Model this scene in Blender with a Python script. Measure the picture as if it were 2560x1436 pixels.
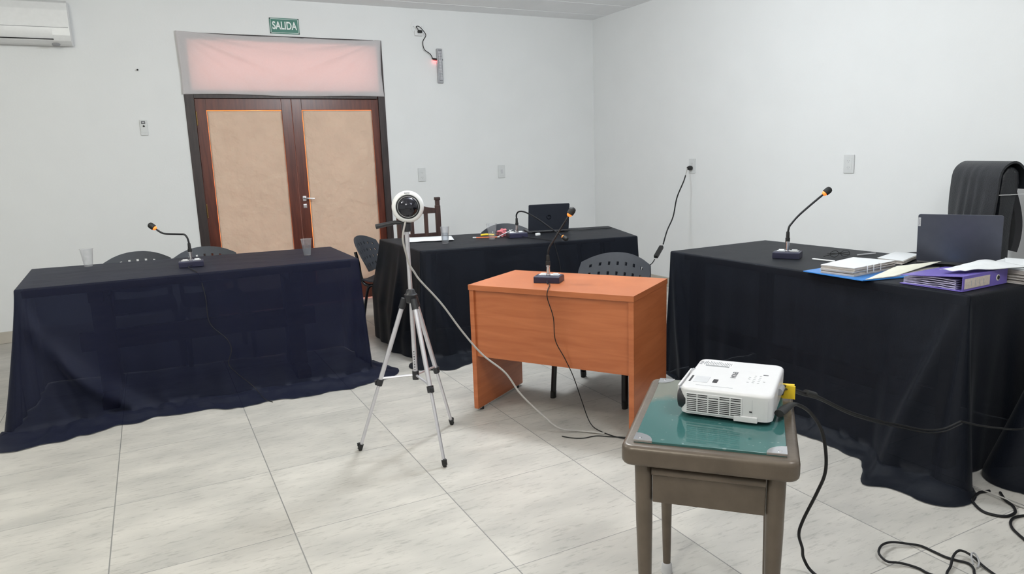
import bpy, bmesh, math, random
from mathutils import Vector, Matrix
import mathutils.noise as mnoise

for o in list(bpy.data.objects):
    bpy.data.objects.remove(o, do_unlink=True)
S = bpy.context.scene
COL = S.collection
PI = math.pi
R = math.radians

# ------------------------------------------------------------------ camera
CAM = Vector((0.2835, -3.936, 1.415))
yaw, pit, rol = R(26.85), R(10.445), R(-2.052)
f0 = Vector((math.sin(yaw), math.cos(yaw), 0)); r0 = Vector((math.cos(yaw), -math.sin(yaw), 0)); u0 = Vector((0, 0, 1))
fw = f0*math.cos(pit) - u0*math.sin(pit); up = u0*math.cos(pit) + f0*math.sin(pit)
rt = r0*math.cos(rol) + up*math.sin(rol); up2 = up*math.cos(rol) - r0*math.sin(rol)
cd = bpy.data.cameras.new('camera'); cam = bpy.data.objects.new('camera', cd); COL.objects.link(cam)
cd.sensor_width = 36.0; cd.lens = 1756.1/2560*36.0; cd.clip_start = 0.05
m = Matrix.Identity(4)
for i in range(3):
    m[i][0] = rt[i]; m[i][1] = up2[i]; m[i][2] = -fw[i]; m[i][3] = CAM[i]
cam.matrix_world = m
S.camera = cam

# ------------------------------------------------------------------ light and exposure
S.view_settings.view_transform = 'Standard'
S.view_settings.look = 'None'
S.view_settings.gamma = 1.0
S.view_settings.use_curve_mapping = False
S.view_settings.exposure = 0.0
W = bpy.data.worlds.new('world'); S.world = W; W.use_nodes = True
bg = W.node_tree.nodes['Background']          # warm evening sky, only reaches the room through the door
bg.inputs[0].default_value = (1.0, 0.43, 0.34, 1); bg.inputs[1].default_value = 2.2

def bulb(loc, power, color, r=.13):
    d = bpy.data.lights.new('ceiling_lamp', 'POINT'); d.energy = power; d.color = color; d.shadow_soft_size = r
    o = bpy.data.objects.new('ceiling_lamp', d); COL.objects.link(o); o.location = loc
    return o
COOL = (0.885, 0.955, 1.0); WARM = (1.0, 1.0, 0.90)
bulb((2.35, -.15, 2.62), 124, COOL)
bulb((-.5, -.4, 2.62), 58, WARM)
bulb((2.2, -3.5, 2.62), 54, (.94, .98, 1.0))
bulb((-.5, -3.4, 2.62), 70, WARM)

# ------------------------------------------------------------------ materials
MATS = {}
def node(nt, t, **kw):
    n = nt.nodes.new(t)
    for k, v in kw.items(): setattr(n, k, v)
    return n
def mat(name, col, rough=0.5, metal=0.0, var=0.06, scale=30.0, bump=0.0, bscale=80.0, coat=0.0, sheen=0.0, emit=None, estr=0.0, spec=0.5, stretch=None):
    if name in MATS: return MATS[name]
    M = bpy.data.materials.new(name); M.use_nodes = True; nt = M.node_tree
    b = nt.nodes['Principled BSDF']; L = nt.links.new
    b.inputs['Roughness'].default_value = rough; b.inputs['Metallic'].default_value = metal
    b.inputs['Coat Weight'].default_value = coat; b.inputs['Sheen Weight'].default_value = sheen
    b.inputs['Specular IOR Level'].default_value = spec
    tc = node(nt, 'ShaderNodeTexCoord'); mp = node(nt, 'ShaderNodeMapping'); L(tc.outputs['Object'], mp.inputs[0])
    if stretch: mp.inputs['Scale'].default_value = stretch
    n = node(nt, 'ShaderNodeTexNoise'); n.inputs['Scale'].default_value = scale; n.inputs['Detail'].default_value = 5
    L(mp.outputs[0], n.inputs['Vector'])
    r = node(nt, 'ShaderNodeValToRGB')
    r.color_ramp.elements[0].position = 0.3; r.color_ramp.elements[1].position = 0.7
    r.color_ramp.elements[0].color = tuple(c*(1-var) for c in col)+(1,)
    r.color_ramp.elements[1].color = tuple(min(1, c*(1+var)) for c in col)+(1,)
    L(n.outputs['Fac'], r.inputs[0]); L(r.outputs[0], b.inputs['Base Color'])
    if bump > 0:
        n2 = node(nt, 'ShaderNodeTexNoise'); n2.inputs['Scale'].default_value = bscale; n2.inputs['Detail'].default_value = 4
        L(mp.outputs[0], n2.inputs['Vector'])
        bp = node(nt, 'ShaderNodeBump'); bp.inputs['Strength'].default_value = bump; bp.inputs['Distance'].default_value = 0.01
        L(n2.outputs['Fac'], bp.inputs['Height']); L(bp.outputs[0], b.inputs['Normal'])
    if emit:
        b.inputs['Emission Color'].default_value = tuple(emit)+(1,); b.inputs['Emission Strength'].default_value = estr
    MATS[name] = M
    return M
def thin_mat(name, tint, white=0.06, gloss=0.25):
    M = bpy.data.materials.new(name); M.use_nodes = True; nt = M.node_tree; L = nt.links.new
    nt.nodes.remove(nt.nodes['Principled BSDF']); out = nt.nodes['Material Output']
    tr = node(nt, 'ShaderNodeBsdfTransparent'); tr.inputs[0].default_value = tint+(1,)
    gl = node(nt, 'ShaderNodeBsdfGlossy'); gl.inputs['Roughness'].default_value = 0.08
    df = node(nt, 'ShaderNodeBsdfDiffuse'); df.inputs[0].default_value = (.85, .85, .87, 1)
    lw = node(nt, 'ShaderNodeLayerWeight'); lw.inputs[0].default_value = 0.35
    mm = node(nt, 'ShaderNodeMath', operation='MULTIPLY_ADD'); mm.inputs[1].default_value = gloss; mm.inputs[2].default_value = 0.03
    L(lw.outputs['Facing'], mm.inputs[0])
    m1 = node(nt, 'ShaderNodeMixShader'); L(mm.outputs[0], m1.inputs[0]); L(tr.outputs[0], m1.inputs[1]); L(gl.outputs[0], m1.inputs[2])
    nz = node(nt, 'ShaderNodeTexNoise'); nz.inputs['Scale'].default_value = 40
    tc = node(nt, 'ShaderNodeTexCoord'); L(tc.outputs['Object'], nz.inputs['Vector'])
    m3 = node(nt, 'ShaderNodeMath', operation='MULTIPLY'); m3.inputs[1].default_value = white*2; L(nz.outputs['Fac'], m3.inputs[0])
    m2 = node(nt, 'ShaderNodeMixShader'); L(m3.outputs[0], m2.inputs[0]); L(m1.outputs[0], m2.inputs[1]); L(df.outputs[0], m2.inputs[2])
    L(m2.outputs[0], out.inputs['Surface'])
    return M
def sheet_mat(name, col, transl, transp=0.0, var=0.05, scale=25, sheen=0.0, rough=0.8, tcol=None, bump=.15, bscale=60, spec=.2, bdist=.01):
    M = bpy.data.materials.new(name); M.use_nodes = True; nt = M.node_tree; L = nt.links.new
    b = nt.nodes['Principled BSDF']; out = nt.nodes['Material Output']
    b.inputs['Roughness'].default_value = rough; b.inputs['Sheen Weight'].default_value = sheen
    b.inputs['Sheen Roughness'].default_value = 0.4; b.inputs['Specular IOR Level'].default_value = spec
    tc = node(nt, 'ShaderNodeTexCoord')
    n = node(nt, 'ShaderNodeTexNoise'); n.inputs['Scale'].default_value = scale; n.inputs['Detail'].default_value = 6
    L(tc.outputs['Object'], n.inputs['Vector'])
    r = node(nt, 'ShaderNodeValToRGB'); r.color_ramp.elements[0].position = .3; r.color_ramp.elements[1].position = .7
    r.color_ramp.elements[0].color = tuple(c*(1-var) for c in col)+(1,)
    r.color_ramp.elements[1].color = tuple(min(1, c*(1+var)) for c in col)+(1,)
    L(n.outputs['Fac'], r.inputs[0]); L(r.outputs[0], b.inputs['Base Color'])
    n2 = node(nt, 'ShaderNodeTexNoise'); n2.inputs['Scale'].default_value = bscale; n2.inputs['Detail'].default_value = 3
    L(tc.outputs['Object'], n2.inputs['Vector'])
    bp = node(nt, 'ShaderNodeBump'); bp.inputs['Strength'].default_value = bump; bp.inputs['Distance'].default_value = bdist
    L(n2.outputs['Fac'], bp.inputs['Height']); L(bp.outputs[0], b.inputs['Normal'])
    cur = b.outputs[0]
    if transl > 0:
        t = node(nt, 'ShaderNodeBsdfTranslucent'); t.inputs[0].default_value = (tcol or col)+(1,)
        mx = node(nt, 'ShaderNodeMixShader'); mx.inputs[0].default_value = transl
        L(cur, mx.inputs[1]); L(t.outputs[0], mx.inputs[2]); cur = mx.outputs[0]
    if transp > 0:
        t = node(nt, 'ShaderNodeBsdfTransparent'); t.inputs[0].default_value = (.80, .86, 1, 1)
        mx = node(nt, 'ShaderNodeMixShader'); mx.inputs[0].default_value = transp
        L(cur, mx.inputs[1]); L(t.outputs[0], mx.inputs[2]); cur = mx.outputs[0]
    L(cur, out.inputs['Surface'])
    return M

def wood_mat(name, c1, c2, rough=.4, scale=(1.2, 14, 14), var_scale=3.0, coat=0.0, spec=.5):
    M = bpy.data.materials.new(name); M.use_nodes = True; nt = M.node_tree; L = nt.links.new
    b = nt.nodes['Principled BSDF']; b.inputs['Roughness'].default_value = rough; b.inputs['Coat Weight'].default_value = coat
    b.inputs['Specular IOR Level'].default_value = spec
    tc = node(nt, 'ShaderNodeTexCoord'); mp = node(nt, 'ShaderNodeMapping'); mp.inputs['Scale'].default_value = scale
    L(tc.outputs['Object'], mp.inputs[0])
    n = node(nt, 'ShaderNodeTexNoise'); n.inputs['Scale'].default_value = var_scale; n.inputs['Detail'].default_value = 7
    n.inputs['Distortion'].default_value = .6
    L(mp.outputs[0], n.inputs['Vector'])
    r = node(nt, 'ShaderNodeValToRGB'); r.color_ramp.elements[0].position = .35; r.color_ramp.elements[1].position = .68
    r.color_ramp.elements[0].color = c1+(1,); r.color_ramp.elements[1].color = c2+(1,)
    L(n.outputs['Fac'], r.inputs[0]); L(r.outputs[0], b.inputs['Base Color'])
    return M

def floor_mat(T):
    M = bpy.data.materials.new('cement_tile'); M.use_nodes = True; nt = M.node_tree; L = nt.links.new
    b = nt.nodes['Principled BSDF']; b.inputs['Roughness'].default_value = .38; b.inputs['Specular IOR Level'].default_value = .35
    tc = node(nt, 'ShaderNodeTexCoord'); sp = node(nt, 'ShaderNodeSeparateXYZ'); L(tc.outputs['Object'], sp.inputs[0])
    def line(out, w):
        d = node(nt, 'ShaderNodeMath', operation='DIVIDE'); d.inputs[1].default_value = T; L(out, d.inputs[0])
        a = node(nt, 'ShaderNodeMath', operation='ADD'); a.inputs[1].default_value = .5; L(d.outputs[0], a.inputs[0])
        fr = node(nt, 'ShaderNodeMath', operation='FRACT'); L(a.outputs[0], fr.inputs[0])
        s = node(nt, 'ShaderNodeMath', operation='SUBTRACT'); s.inputs[1].default_value = .5; L(fr.outputs[0], s.inputs[0])
        ab = node(nt, 'ShaderNodeMath', operation='ABSOLUTE'); L(s.outputs[0], ab.inputs[0])
        l = node(nt, 'ShaderNodeMath', operation='LESS_THAN'); l.inputs[1].default_value = w/T/2; L(ab.outputs[0], l.inputs[0])
        fl = node(nt, 'ShaderNodeMath', operation='FLOOR'); L(d.outputs[0], fl.inputs[0])
        return l.outputs[0], fl.outputs[0]
    lx, ix = line(sp.outputs['X'], .0045); ly, iy = line(sp.outputs['Y'], .003)
    g = node(nt, 'ShaderNodeMath', operation='MAXIMUM'); L(lx, g.inputs[0]); L(ly, g.inputs[1])
    cb = node(nt, 'ShaderNodeCombineXYZ'); L(ix, cb.inputs[0]); L(iy, cb.inputs[1])
    wn = node(nt, 'ShaderNodeTexWhiteNoise'); L(cb.outputs[0], wn.inputs[0])
    # streaky cement, shifted per tile
    sc = node(nt, 'ShaderNodeVectorMath', operation='SCALE'); sc.inputs['Scale'].default_value = 7.0; L(wn.outputs['Color'], sc.inputs[0])
    ad = node(nt, 'ShaderNodeVectorMath', operation='ADD'); L(tc.outputs['Object'], ad.inputs[0]); L(sc.outputs[0], ad.inputs[1])
    mp = node(nt, 'ShaderNodeMapping'); mp.inputs['Scale'].default_value = (1.0, 2.2, 1); mp.inputs['Rotation'].default_value = (0, 0, .12)
    L(ad.outputs[0], mp.inputs[0])
    n1 = node(nt, 'ShaderNodeTexNoise'); n1.inputs['Scale'].default_value = 3.0; n1.inputs['Detail'].default_value = 4; L(mp.outputs[0], n1.inputs['Vector'])
    mp2 = node(nt, 'ShaderNodeMapping'); mp2.inputs['Scale'].default_value = (12, 55, 1); mp2.inputs['Rotation'].default_value = (0, 0, .12); L(ad.outputs[0], mp2.inputs[0])
    n2 = node(nt, 'ShaderNodeTexNoise'); n2.inputs['Scale'].default_value = 1.2; n2.inputs['Detail'].default_value = 8; n2.inputs['Roughness'].default_value = .7; L(mp2.outputs[0], n2.inputs['Vector'])
    r1 = node(nt, 'ShaderNodeValToRGB'); e = r1.color_ramp.elements; e[0].position = .3; e[1].position = .68
    e[0].color = (.43, .412, .38, 1); e[1].color = (.565, .535, .49, 1); L(n1.outputs['Fac'], r1.inputs[0])
    r2 = node(nt, 'ShaderNodeValToRGB'); e = r2.color_ramp.elements; e[0].position = .30; e[1].position = .47
    e[0].color = (.62, .62, .61, 1); e[1].color = (1, 1, 1, 1); L(n2.outputs['Fac'], r2.inputs[0])
    m1 = node(nt, 'ShaderNodeMix', data_type='RGBA', blend_type='MULTIPLY'); m1.inputs[0].default_value = .8
    L(r1.outputs[0], m1.inputs[6]); L(r2.outputs[0], m1.inputs[7])
    tv = node(nt, 'ShaderNodeMapRange'); tv.inputs['To Min'].default_value = .93; tv.inputs['To Max'].default_value = 1.04; L(wn.outputs['Value'], tv.inputs[0])
    m2 = node(nt, 'ShaderNodeVectorMath', operation='SCALE'); L(m1.outputs[2], m2.inputs[0]); L(tv.outputs[0], m2.inputs['Scale'])
    m3 = node(nt, 'ShaderNodeMix', data_type='RGBA'); L(g.outputs[0], m3.inputs[0]); L(m2.outputs[0], m3.inputs[6]); m3.inputs[7].default_value = (.22, .215, .205, 1)
    L(m3.outputs[2], b.inputs['Base Color'])
    return M

M_wall = mat('white_wall_paint', (.795, .80, .80), .75, var=.012, scale=3, bump=.05, bscale=60)
M_ceil = mat('grey_ceiling_board', (.88, .88, .89), .6, var=.02, scale=6, stretch=(1, .1, 1))
M_floor = floor_mat(.64)
M_skirt = mat('beige_skirting_tile', (.50, .46, .40), .4, var=.06, scale=10)
M_blackcloth = sheet_mat('sheer_navy_black_cloth', (.0036, .0052, .0100), 0.0, .08, var=.12, scale=300, sheen=.05, rough=.5, spec=.16, bump=.25, bscale=400)
M_navycloth = sheet_mat('sheer_navy_cloth', (.0034, .0052, .0200), 0.0, .135, var=.12, scale=300, sheen=.05, rough=.5, spec=.16, bump=.25, bscale=400)
M_whitecloth = sheet_mat('white_cloth', (.82, .80, .81), .48, 0, var=.02, scale=80, tcol=(.95, .90, .90))
M_kraft = sheet_mat('kraft_paper', (.74, .615, .48), .20, 0, var=.05, scale=5, tcol=(.8, .6, .4), rough=.6, bump=1.0, bscale=7, bdist=.03)
M_mahog = wood_mat('mahogany_varnish', (.085, .020, .012), (.145, .036, .020), .32, (14, 14, 1.1), 3.0, spec=.5)
M_frame = wood_mat('dark_brown_frame_paint', (.022, .014, .014), (.045, .028, .026), .45, (14, 14, 1.5), 3.0)
M_desk = wood_mat('cherry_laminate', (.40, .112, .036), (.50, .155, .056), .38, (.9, .9, 9), 3.2)
M_dwood = wood_mat('dark_chair_wood', (.035, .018, .016), (.07, .036, .03), .4, (10, 10, 2), 3)
M_rustic = wood_mat('rustic_dark_wood', (.05, .03, .02), (.10, .06, .035), .6, (2, 12, 12), 3)
M_black = mat('black_plastic', (.018, .018, .022), .4)
M_blackm = mat('black_metal', (.012, .012, .015), .35, .3)
M_chairp = mat('dark_grey_chair_plastic', (.024, .028, .038), .5, bump=.15, bscale=500)
M_micbase = mat('navy_black_microphone_case', (.018, .018, .045), .4)
M_rubber = mat('black_rubber', (.012, .012, .012), .6)
M_chrome = mat('chrome', (.75, .75, .78), .15, 1.0, var=.02)
M_alu = mat('silver_aluminium', (.66, .65, .69), .33, .65, var=.04)
M_white = mat('white_plastic', (.80, .80, .80), .35, var=.02)
M_pwhite = mat('projector_white_plastic', (.66, .65, .66), .30, var=.015)
M_offwhite = mat('cream_switch_plastic', (.66, .67, .67), .4, var=.02)
M_grey = mat('grey_plastic', (.30, .30, .31), .45)
M_lgrey = mat('light_grey_plastic', (.55, .55, .57), .45)
M_paper = mat('white_paper', (.76, .77, .78), .7, var=.02, scale=40)
M_paperedge = mat('paper_edges', (.52, .48, .45), .8, var=.35, scale=90, stretch=(.3, .3, 6))
M_cream = mat('cream_card', (.80, .78, .66), .7, var=.03)
M_blue = mat('blue_plastic_folder', (.035, .22, .62), .35, var=.04)
M_purple = mat('purple_binder_board', (.17, .125, .47), .4, var=.05, bump=.1, bscale=300)
M_spinelabel = mat('beige_label', (.60, .52, .46), .6, var=.12, scale=60)
M_leather = mat('black_leather', (.018, .020, .025), .42, var=.1, bump=.25, bscale=120)
M_laptop = mat('grey_laptop_lid', (.075, .080, .105), .35, .4, var=.05)
M_laptopblk = mat('black_laptop_lid', (.018, .021, .030), .45, var=.1)
M_olive = mat('worn_olive_brown_metal_paint', (.120, .094, .072), .36, .25, var=.16, scale=14, bump=.08, bscale=70)
M_glasst = None
M_orange = mat('orange_light_ring', (.9, .25, .05), .4, emit=(1.0, .24, .03), estr=.9)
M_red = mat('red_indicator', (.9, .1, .1), .4, emit=(1, .08, .08), estr=6)
M_green = mat('green_sign_enamel', (.012, .15, .10), .4)
M_signwhite = mat('white_sign_paint', (.78, .82, .80), .5)
M_yellow = mat('yellow_tag', (.80, .55, .02), .5)
M_pencil = mat('orange_pencil_paint', (.75, .16, .05), .4)
M_pink = mat('crumpled_pink_wrapper', (.55, .16, .18), .5, var=.4, scale=60)
M_brass = mat('tarnished_brass', (.30, .18, .07), .4, .8)
M_cable = mat('black_cable', (.008, .008, .009), .5, spec=.3)
M_greycable = mat('grey_cable', (.40, .38, .36), .5)
M_darkdome = mat('smoked_dome', (.05, .05, .06), .05, .85, var=.02)
M_dial = mat('dark_vent', (.02, .018, .02), .7)
M_ink = mat('dark_print', (.12, .12, .13), .6)
M_print = mat('grey_print', (.42, .42, .43), .6)
M_cup = thin_mat('clear_plastic_cup', (.97, .97, .975), .05, .30)
M_glass = thin_mat('clear_drinking_glass', (.95, .95, .96), .05, .5)
M_water = thin_mat('water', (.90, .93, .95), .03, .35)
M_pane = thin_mat('window_pane', (.97, .97, .97), .01, .1)
M_lighttint = thin_mat('light_tint_door_glass', (1.0, .72, .40), .01, .1)  # amber tint added to the pane to turn light leaking round the papers orange

# ------------------------------------------------------------------ mesh helpers
class MB:
    def __init__(s): s.bm = bmesh.new()
    def box(s, c, size, rz=0, rot=None, bev=0.0, seg=2):
        t = bmesh.new(); bmesh.ops.create_cube(t, size=1)
        bmesh.ops.scale(t, vec=size, verts=t.verts)
        if bev > 0: bmesh.ops.bevel(t, geom=list(t.edges), offset=bev, segments=seg, profile=.5, affect='EDGES')
        M = Matrix.Translation(c) @ (rot.to_4x4() if rot is not None else Matrix.Rotation(rz, 4, 'Z'))
        return s.join(t, M)
    def join(s, t, M=None):
        if M is not None: bmesh.ops.transform(t, matrix=M, verts=t.verts)
        me = bpy.data.meshes.new('tmp'); t.to_mesh(me); t.free(); s.bm.from_mesh(me); bpy.data.meshes.remove(me)
        return s
    def tube(s, pts, r, n=10, caps=True, sx=1.0):
        pts = [Vector(p) for p in pts]; rs = r if isinstance(r, (list, tuple)) else [r]*len(pts)
        rings = []; prev = None
        for i, p in enumerate(pts):
            d = (pts[min(i+1, len(pts)-1)] - pts[max(i-1, 0)])
            if d.length < 1e-9: d = Vector((0, 0, 1))
            d.normalize()
            if prev is None:
                a = Vector((0, 0, 1)) if abs(d.z) < .9 else Vector((1, 0, 0))
                x = d.cross(a).normalized()
            else:
                x = (prev - d*prev.dot(d)).normalized()
            prev = x; y = d.cross(x)
            rings.append([s.bm.verts.new(p + (x*math.cos(2*PI*k/n)*sx + y*math.sin(2*PI*k/n))*rs[i]) for k in range(n)])
        for a, b in zip(rings, rings[1:]):
            for k in range(n): s.bm.faces.new((a[k], a[(k+1) % n], b[(k+1) % n], b[k]))
        if caps:
            s.bm.faces.new(rings[0][::-1]); s.bm.faces.new(rings[-1])
        return s
    def lathe(s, prof, n=24, M=None, cap0=True, cap1=True):
        t = bmesh.new(); rings = []
        for r, z in prof:
            rings.append([t.verts.new((r*math.cos(2*PI*k/n), r*math.sin(2*PI*k/n), z)) for k in range(n)])
        for a, b in zip(rings, rings[1:]):
            for k in range(n): t.faces.new((a[k], a[(k+1) % n], b[(k+1) % n], b[k]))
        if cap0: t.faces.new(rings[0][::-1])
        if cap1: t.faces.new(rings[-1])
        return s.join(t, M)
    def prism(s, prof, axis, a, b, M=None, bev=0.0):
        """closed 2-D profile extruded along axis 'X' (profile y,z), 'Y' (x,z) or 'Z' (x,y) from a to b"""
        t = bmesh.new()
        def P(u, v, w): return {'X': (w, u, v), 'Y': (u, w, v), 'Z': (u, v, w)}[axis]
        A = [t.verts.new(P(u, v, a)) for u, v in prof]; B = [t.verts.new(P(u, v, b)) for u, v in prof]
        n = len(prof)
        for k in range(n): t.faces.new((A[k], A[(k+1) % n], B[(k+1) % n], B[k]))
        t.faces.new(A[::-1]); t.faces.new(B)
        bmesh.ops.recalc_face_normals(t, faces=t.faces)
        if bev > 0: bmesh.ops.bevel(t, geom=list(t.edges), offset=bev, segments=2, profile=.5, affect='EDGES')
        return s.join(t, M)
    def grid(s, nu, nv, fn, skip=None, closed=False):
        V = [[s.bm.verts.new(fn(i, j)) for j in range(nv+1)] for i in range(nu if closed else nu+1)]
        for i in range(nu):
            for j in range(nv):
                if skip and skip(i, j): continue
                k = (i+1) % len(V) if closed else i+1
                s.bm.faces.new((V[i][j], V[k][j], V[k][j+1], V[i][j+1]))
        return s
    def build(s, name, material, parent=None, smooth=True, solid=0.0, sub=0, label=None, angle=40, offset=0.0):
        bmesh.ops.remove_doubles(s.bm, verts=s.bm.verts, dist=1e-6)
        loose = [v for v in s.bm.verts if not v.link_faces]
        if loose: bmesh.ops.delete(s.bm, geom=loose, context='VERTS')
        bmesh.ops.recalc_face_normals(s.bm, faces=s.bm.faces)
        if smooth:
            for f in s.bm.faces: f.smooth = True
            for e in s.bm.edges:
                if len(e.link_faces) == 2 and e.calc_face_angle(0) > R(angle): e.smooth = False
        me = bpy.data.meshes.new(name); s.bm.to_mesh(me); s.bm.free()
        o = bpy.data.objects.new(name, me); COL.objects.link(o); me.materials.append(material)
        if smooth and sub == 0 and len(me.polygons) < 9000:
            md = o.modifiers.new('weighted_normals', 'WEIGHTED_NORMAL'); md.keep_sharp = True; md.weight = 80
        if solid > 0:
            md = o.modifiers.new('thickness', 'SOLIDIFY'); md.thickness = solid; md.offset = offset
            if smooth and solid > .003:
                md = o.modifiers.new('crisp_rims', 'EDGE_SPLIT'); md.split_angle = R(50); md.use_edge_sharp = False
        if sub > 0:
            md = o.modifiers.new('smooth', 'SUBSURF'); md.levels = sub; md.render_levels = sub
        if parent: o.parent = parent
        if label: o['label'] = label
        return o
def tag(o, label=None, cat=None, group=None, kind=None):
    if label: o['label'] = label
    if cat: o['category'] = cat
    if group: o['group'] = group
    if kind: o['kind'] = kind
    return o
def thing(name, loc, rz, label, cat, group=None):
    o = bpy.data.objects.new(name, None); o.empty_display_size = .1; COL.objects.link(o)
    o.location = loc; o.rotation_euler = (0, 0, rz)
    return tag(o, label, cat, group)
def copy_tree(o, parent=None):
    c = o.copy(); COL.objects.link(c)
    if parent: c.parent = parent
    for ch in [x for x in bpy.data.objects if x.parent == o]:
        copy_tree(ch, c)
    return c
def spline(pts, n=8):
    P = [Vector(p) for p in pts]; out = []
    for i in range(len(P)-1):
        a = P[max(i-1, 0)]; b = P[i]; c = P[i+1]; d = P[min(i+2, len(P)-1)]
        for k in range(n):
            t = k/n
            out.append(.5*((2*b) + (c-a)*t + (2*a-5*b+4*c-d)*t*t + (3*b-a-3*c+d)*t**3))
    out.append(P[-1]); return out
def text(name, s, size, material, parent, M, ext=.0004, bold=0.0, sx=1.0, align='CENTER'):
    cu = bpy.data.curves.new(name, 'FONT'); cu.body = s; cu.size = size; cu.extrude = ext; cu.offset = bold
    cu.align_x = align; cu.align_y = 'CENTER'
    to = bpy.data.objects.new(name+'_curve', cu); COL.objects.link(to)
    dg = bpy.context.evaluated_depsgraph_get()
    me = bpy.data.meshes.new_from_object(to.evaluated_get(dg))
    bpy.data.objects.remove(to, do_unlink=True); bpy.data.curves.remove(cu)
    me.transform(M @ Matrix.Diagonal((sx, 1, 1, 1)))
    me.materials.clear(); me.materials.append(material)
    o = bpy.data.objects.new(name, me); COL.objects.link(o)
    if parent: o.parent = parent
    return o
def axes(x, y, z, o=(0, 0, 0)):
    M = Matrix.Identity(4)
    for i in range(3):
        M[i][0] = x[i]; M[i][1] = y[i]; M[i][2] = z[i]; M[i][3] = o[i]
    return M
FACE_ROOM = axes((1, 0, 0), (0, 0, 1), (0, -1, 0))     # text on the back wall, read from the room

# ------------------------------------------------------------------ room shell
XL, XR, YB, YF, HC = -3.4, 5.106, 3.27, -6.4, 2.955
def struct(name, mb, material, **k): return tag(mb.build(name, material, smooth=False, **k), kind='structure')
struct('floor', MB().box(((XL+XR)/2, (YB+YF)/2, -.05), (XR-XL+.6, YB-YF+.6, .1)), M_floor)
# floor texture is laid out in world metres: keep its object origin at the world origin
c = MB().box(((XL+XR)/2, (YB+YF)/2, HC+.05), (XR-XL+.6, YB-YF+.6, .1))
for k in range(20):
    y = YB-.28-k*.48
    if y > YF: c.box(((XL+XR)/2, y, HC+.002), (XR-XL, .006, .008))
struct('ceiling', c, M_ceil)
DX0, DX1, DZ1 = .665, 2.545, 2.625
w = MB(); yw = YB+.075
w.box(((XL-.3+DX0)/2, yw, HC/2), (DX0-XL+.3, .15, HC)); w.box(((DX1+XR+.3)/2, yw, HC/2), (XR+.3-DX1, .15, HC))
w.box(((DX0+DX1)/2, yw, (DZ1+HC)/2), (DX1-DX0, .15, HC-DZ1))
struct('wall_back', w, M_wall)
struct('wall_right', MB().box((XR+.075, (YB+YF)/2, HC/2), (.15, YB-YF, HC)), M_wall)
struct('wall_left', MB().box((XL-.075, (YB+YF)/2, HC/2), (.15, YB-YF, HC)), M_wall)
struct('wall_front', MB().box(((XL+XR)/2, YF-.075, HC/2), (XR-XL+.3, .15, HC)), M_wall)
b = MB().box(((XL+DX0)/2, YB-.006, .05), (DX0-XL, .012, .10), bev=.003); b.box(((DX1+XR)/2, YB-.006, .05), (XR-DX1, .012, .10), bev=.003)
struct('baseboard_back', b, M_skirt)
struct('baseboard_right', MB().box((XR-.006, (YB+YF)/2-.01, .05), (.012, YB-YF-.02, .10), bev=.003), M_skirt)

# ------------------------------------------------------------------ door
door = bpy.data.objects.new('door_1', None); COL.objects.link(door); door.location = (1.6, YB, 0); door['kind'] = 'structure'
def dl(p): return (p[0]-1.6, p[1]-YB, p[2])
fr = MB()
fr.box(dl((DX0+.04, YB+.06, 1.3125)), (.08, .14, 2.625), bev=.004)
fr.box(dl((DX1-.04+.005, YB+.06, 1.3125)), (.07, .14, 2.625), bev=.004)
fr.box(dl((1.605, YB+.06, 2.59)), (1.72, .14, .07), bev=.004)
fr.box(dl((1.605, YB+.06, 2.09)), (1.72, .14, .08), bev=.004)
fr.build('frame', M_frame, door)
MB().box(dl((1.605, YB+.09, 2.345)), (1.72, .005, .43)).build('transom_pane', M_pane, door)
def leaf(x0, x1, hand):
    y0 = YB+.04; t = .04; z0, z1 = .012, 2.05; st = .095; tr = .105; br = .195
    l = MB()
    l.box(dl((x0+st/2, y0, (z0+z1)/2)), (st-.002, t, z1-z0), bev=.003); l.box(dl((x1-st/2, y0, (z0+z1)/2)), (st-.002, t, z1-z0), bev=.003)
    l.box(dl(((x0+x1)/2, y0, z1-tr/2)), (x1-x0-2*st+.002, t-.002, tr), bev=.003); l.box(dl(((x0+x1)/2, y0, z0+br/2)), (x1-x0-2*st+.002, t-.002, br), bev=.003)
    lo = l.build('leaf', M_mahog, door)
    MB().box(dl(((x0+x1)/2, y0+.012, (z0+br+z1-tr)/2)), (x1-x0-2*st, .004, z1-tr-z0-br)).build('glass', M_lighttint, lo)
    for zz in (1.87, 1.02, .25):
        xh = x0+.004 if hand == 'L' else x1-.004
        h = MB().tube([dl((xh, y0-.026, zz-.055)), dl((xh, y0-.026, zz+.055))], .008, 8)
        for k in (-.06, .06): h.lathe([(.009, -.004), (.006, .004)], 8, Matrix.Translation(dl((xh, y0-.026, zz+k))))
        h.build('hinge', M_brass, lo)
    return lo
lL = leaf(.748, 1.610, 'L'); lR = leaf(1.612, 2.503, 'R')
hy = YB+.02
h = MB().box(dl((1.658, hy-.003, 1.085)), (.035, .006, .05), bev=.002); h.box(dl((1.658, hy-.003, 1.01)), (.035, .006, .04), bev=.002)
h.tube([dl((1.652, hy, 1.09)), dl((1.652, hy-.04, 1.09)), dl((1.67, hy-.05, 1.088)), dl((1.745, hy-.05, 1.082))], .009, 8)
h.lathe([(.008, 0), (.008, .004)], 10, Matrix.Translation(dl((1.658, hy-.006, 1.01))) @ Matrix.Rotation(PI/2, 4, 'X'))
h.build('handle', M_chrome, lR)
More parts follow.
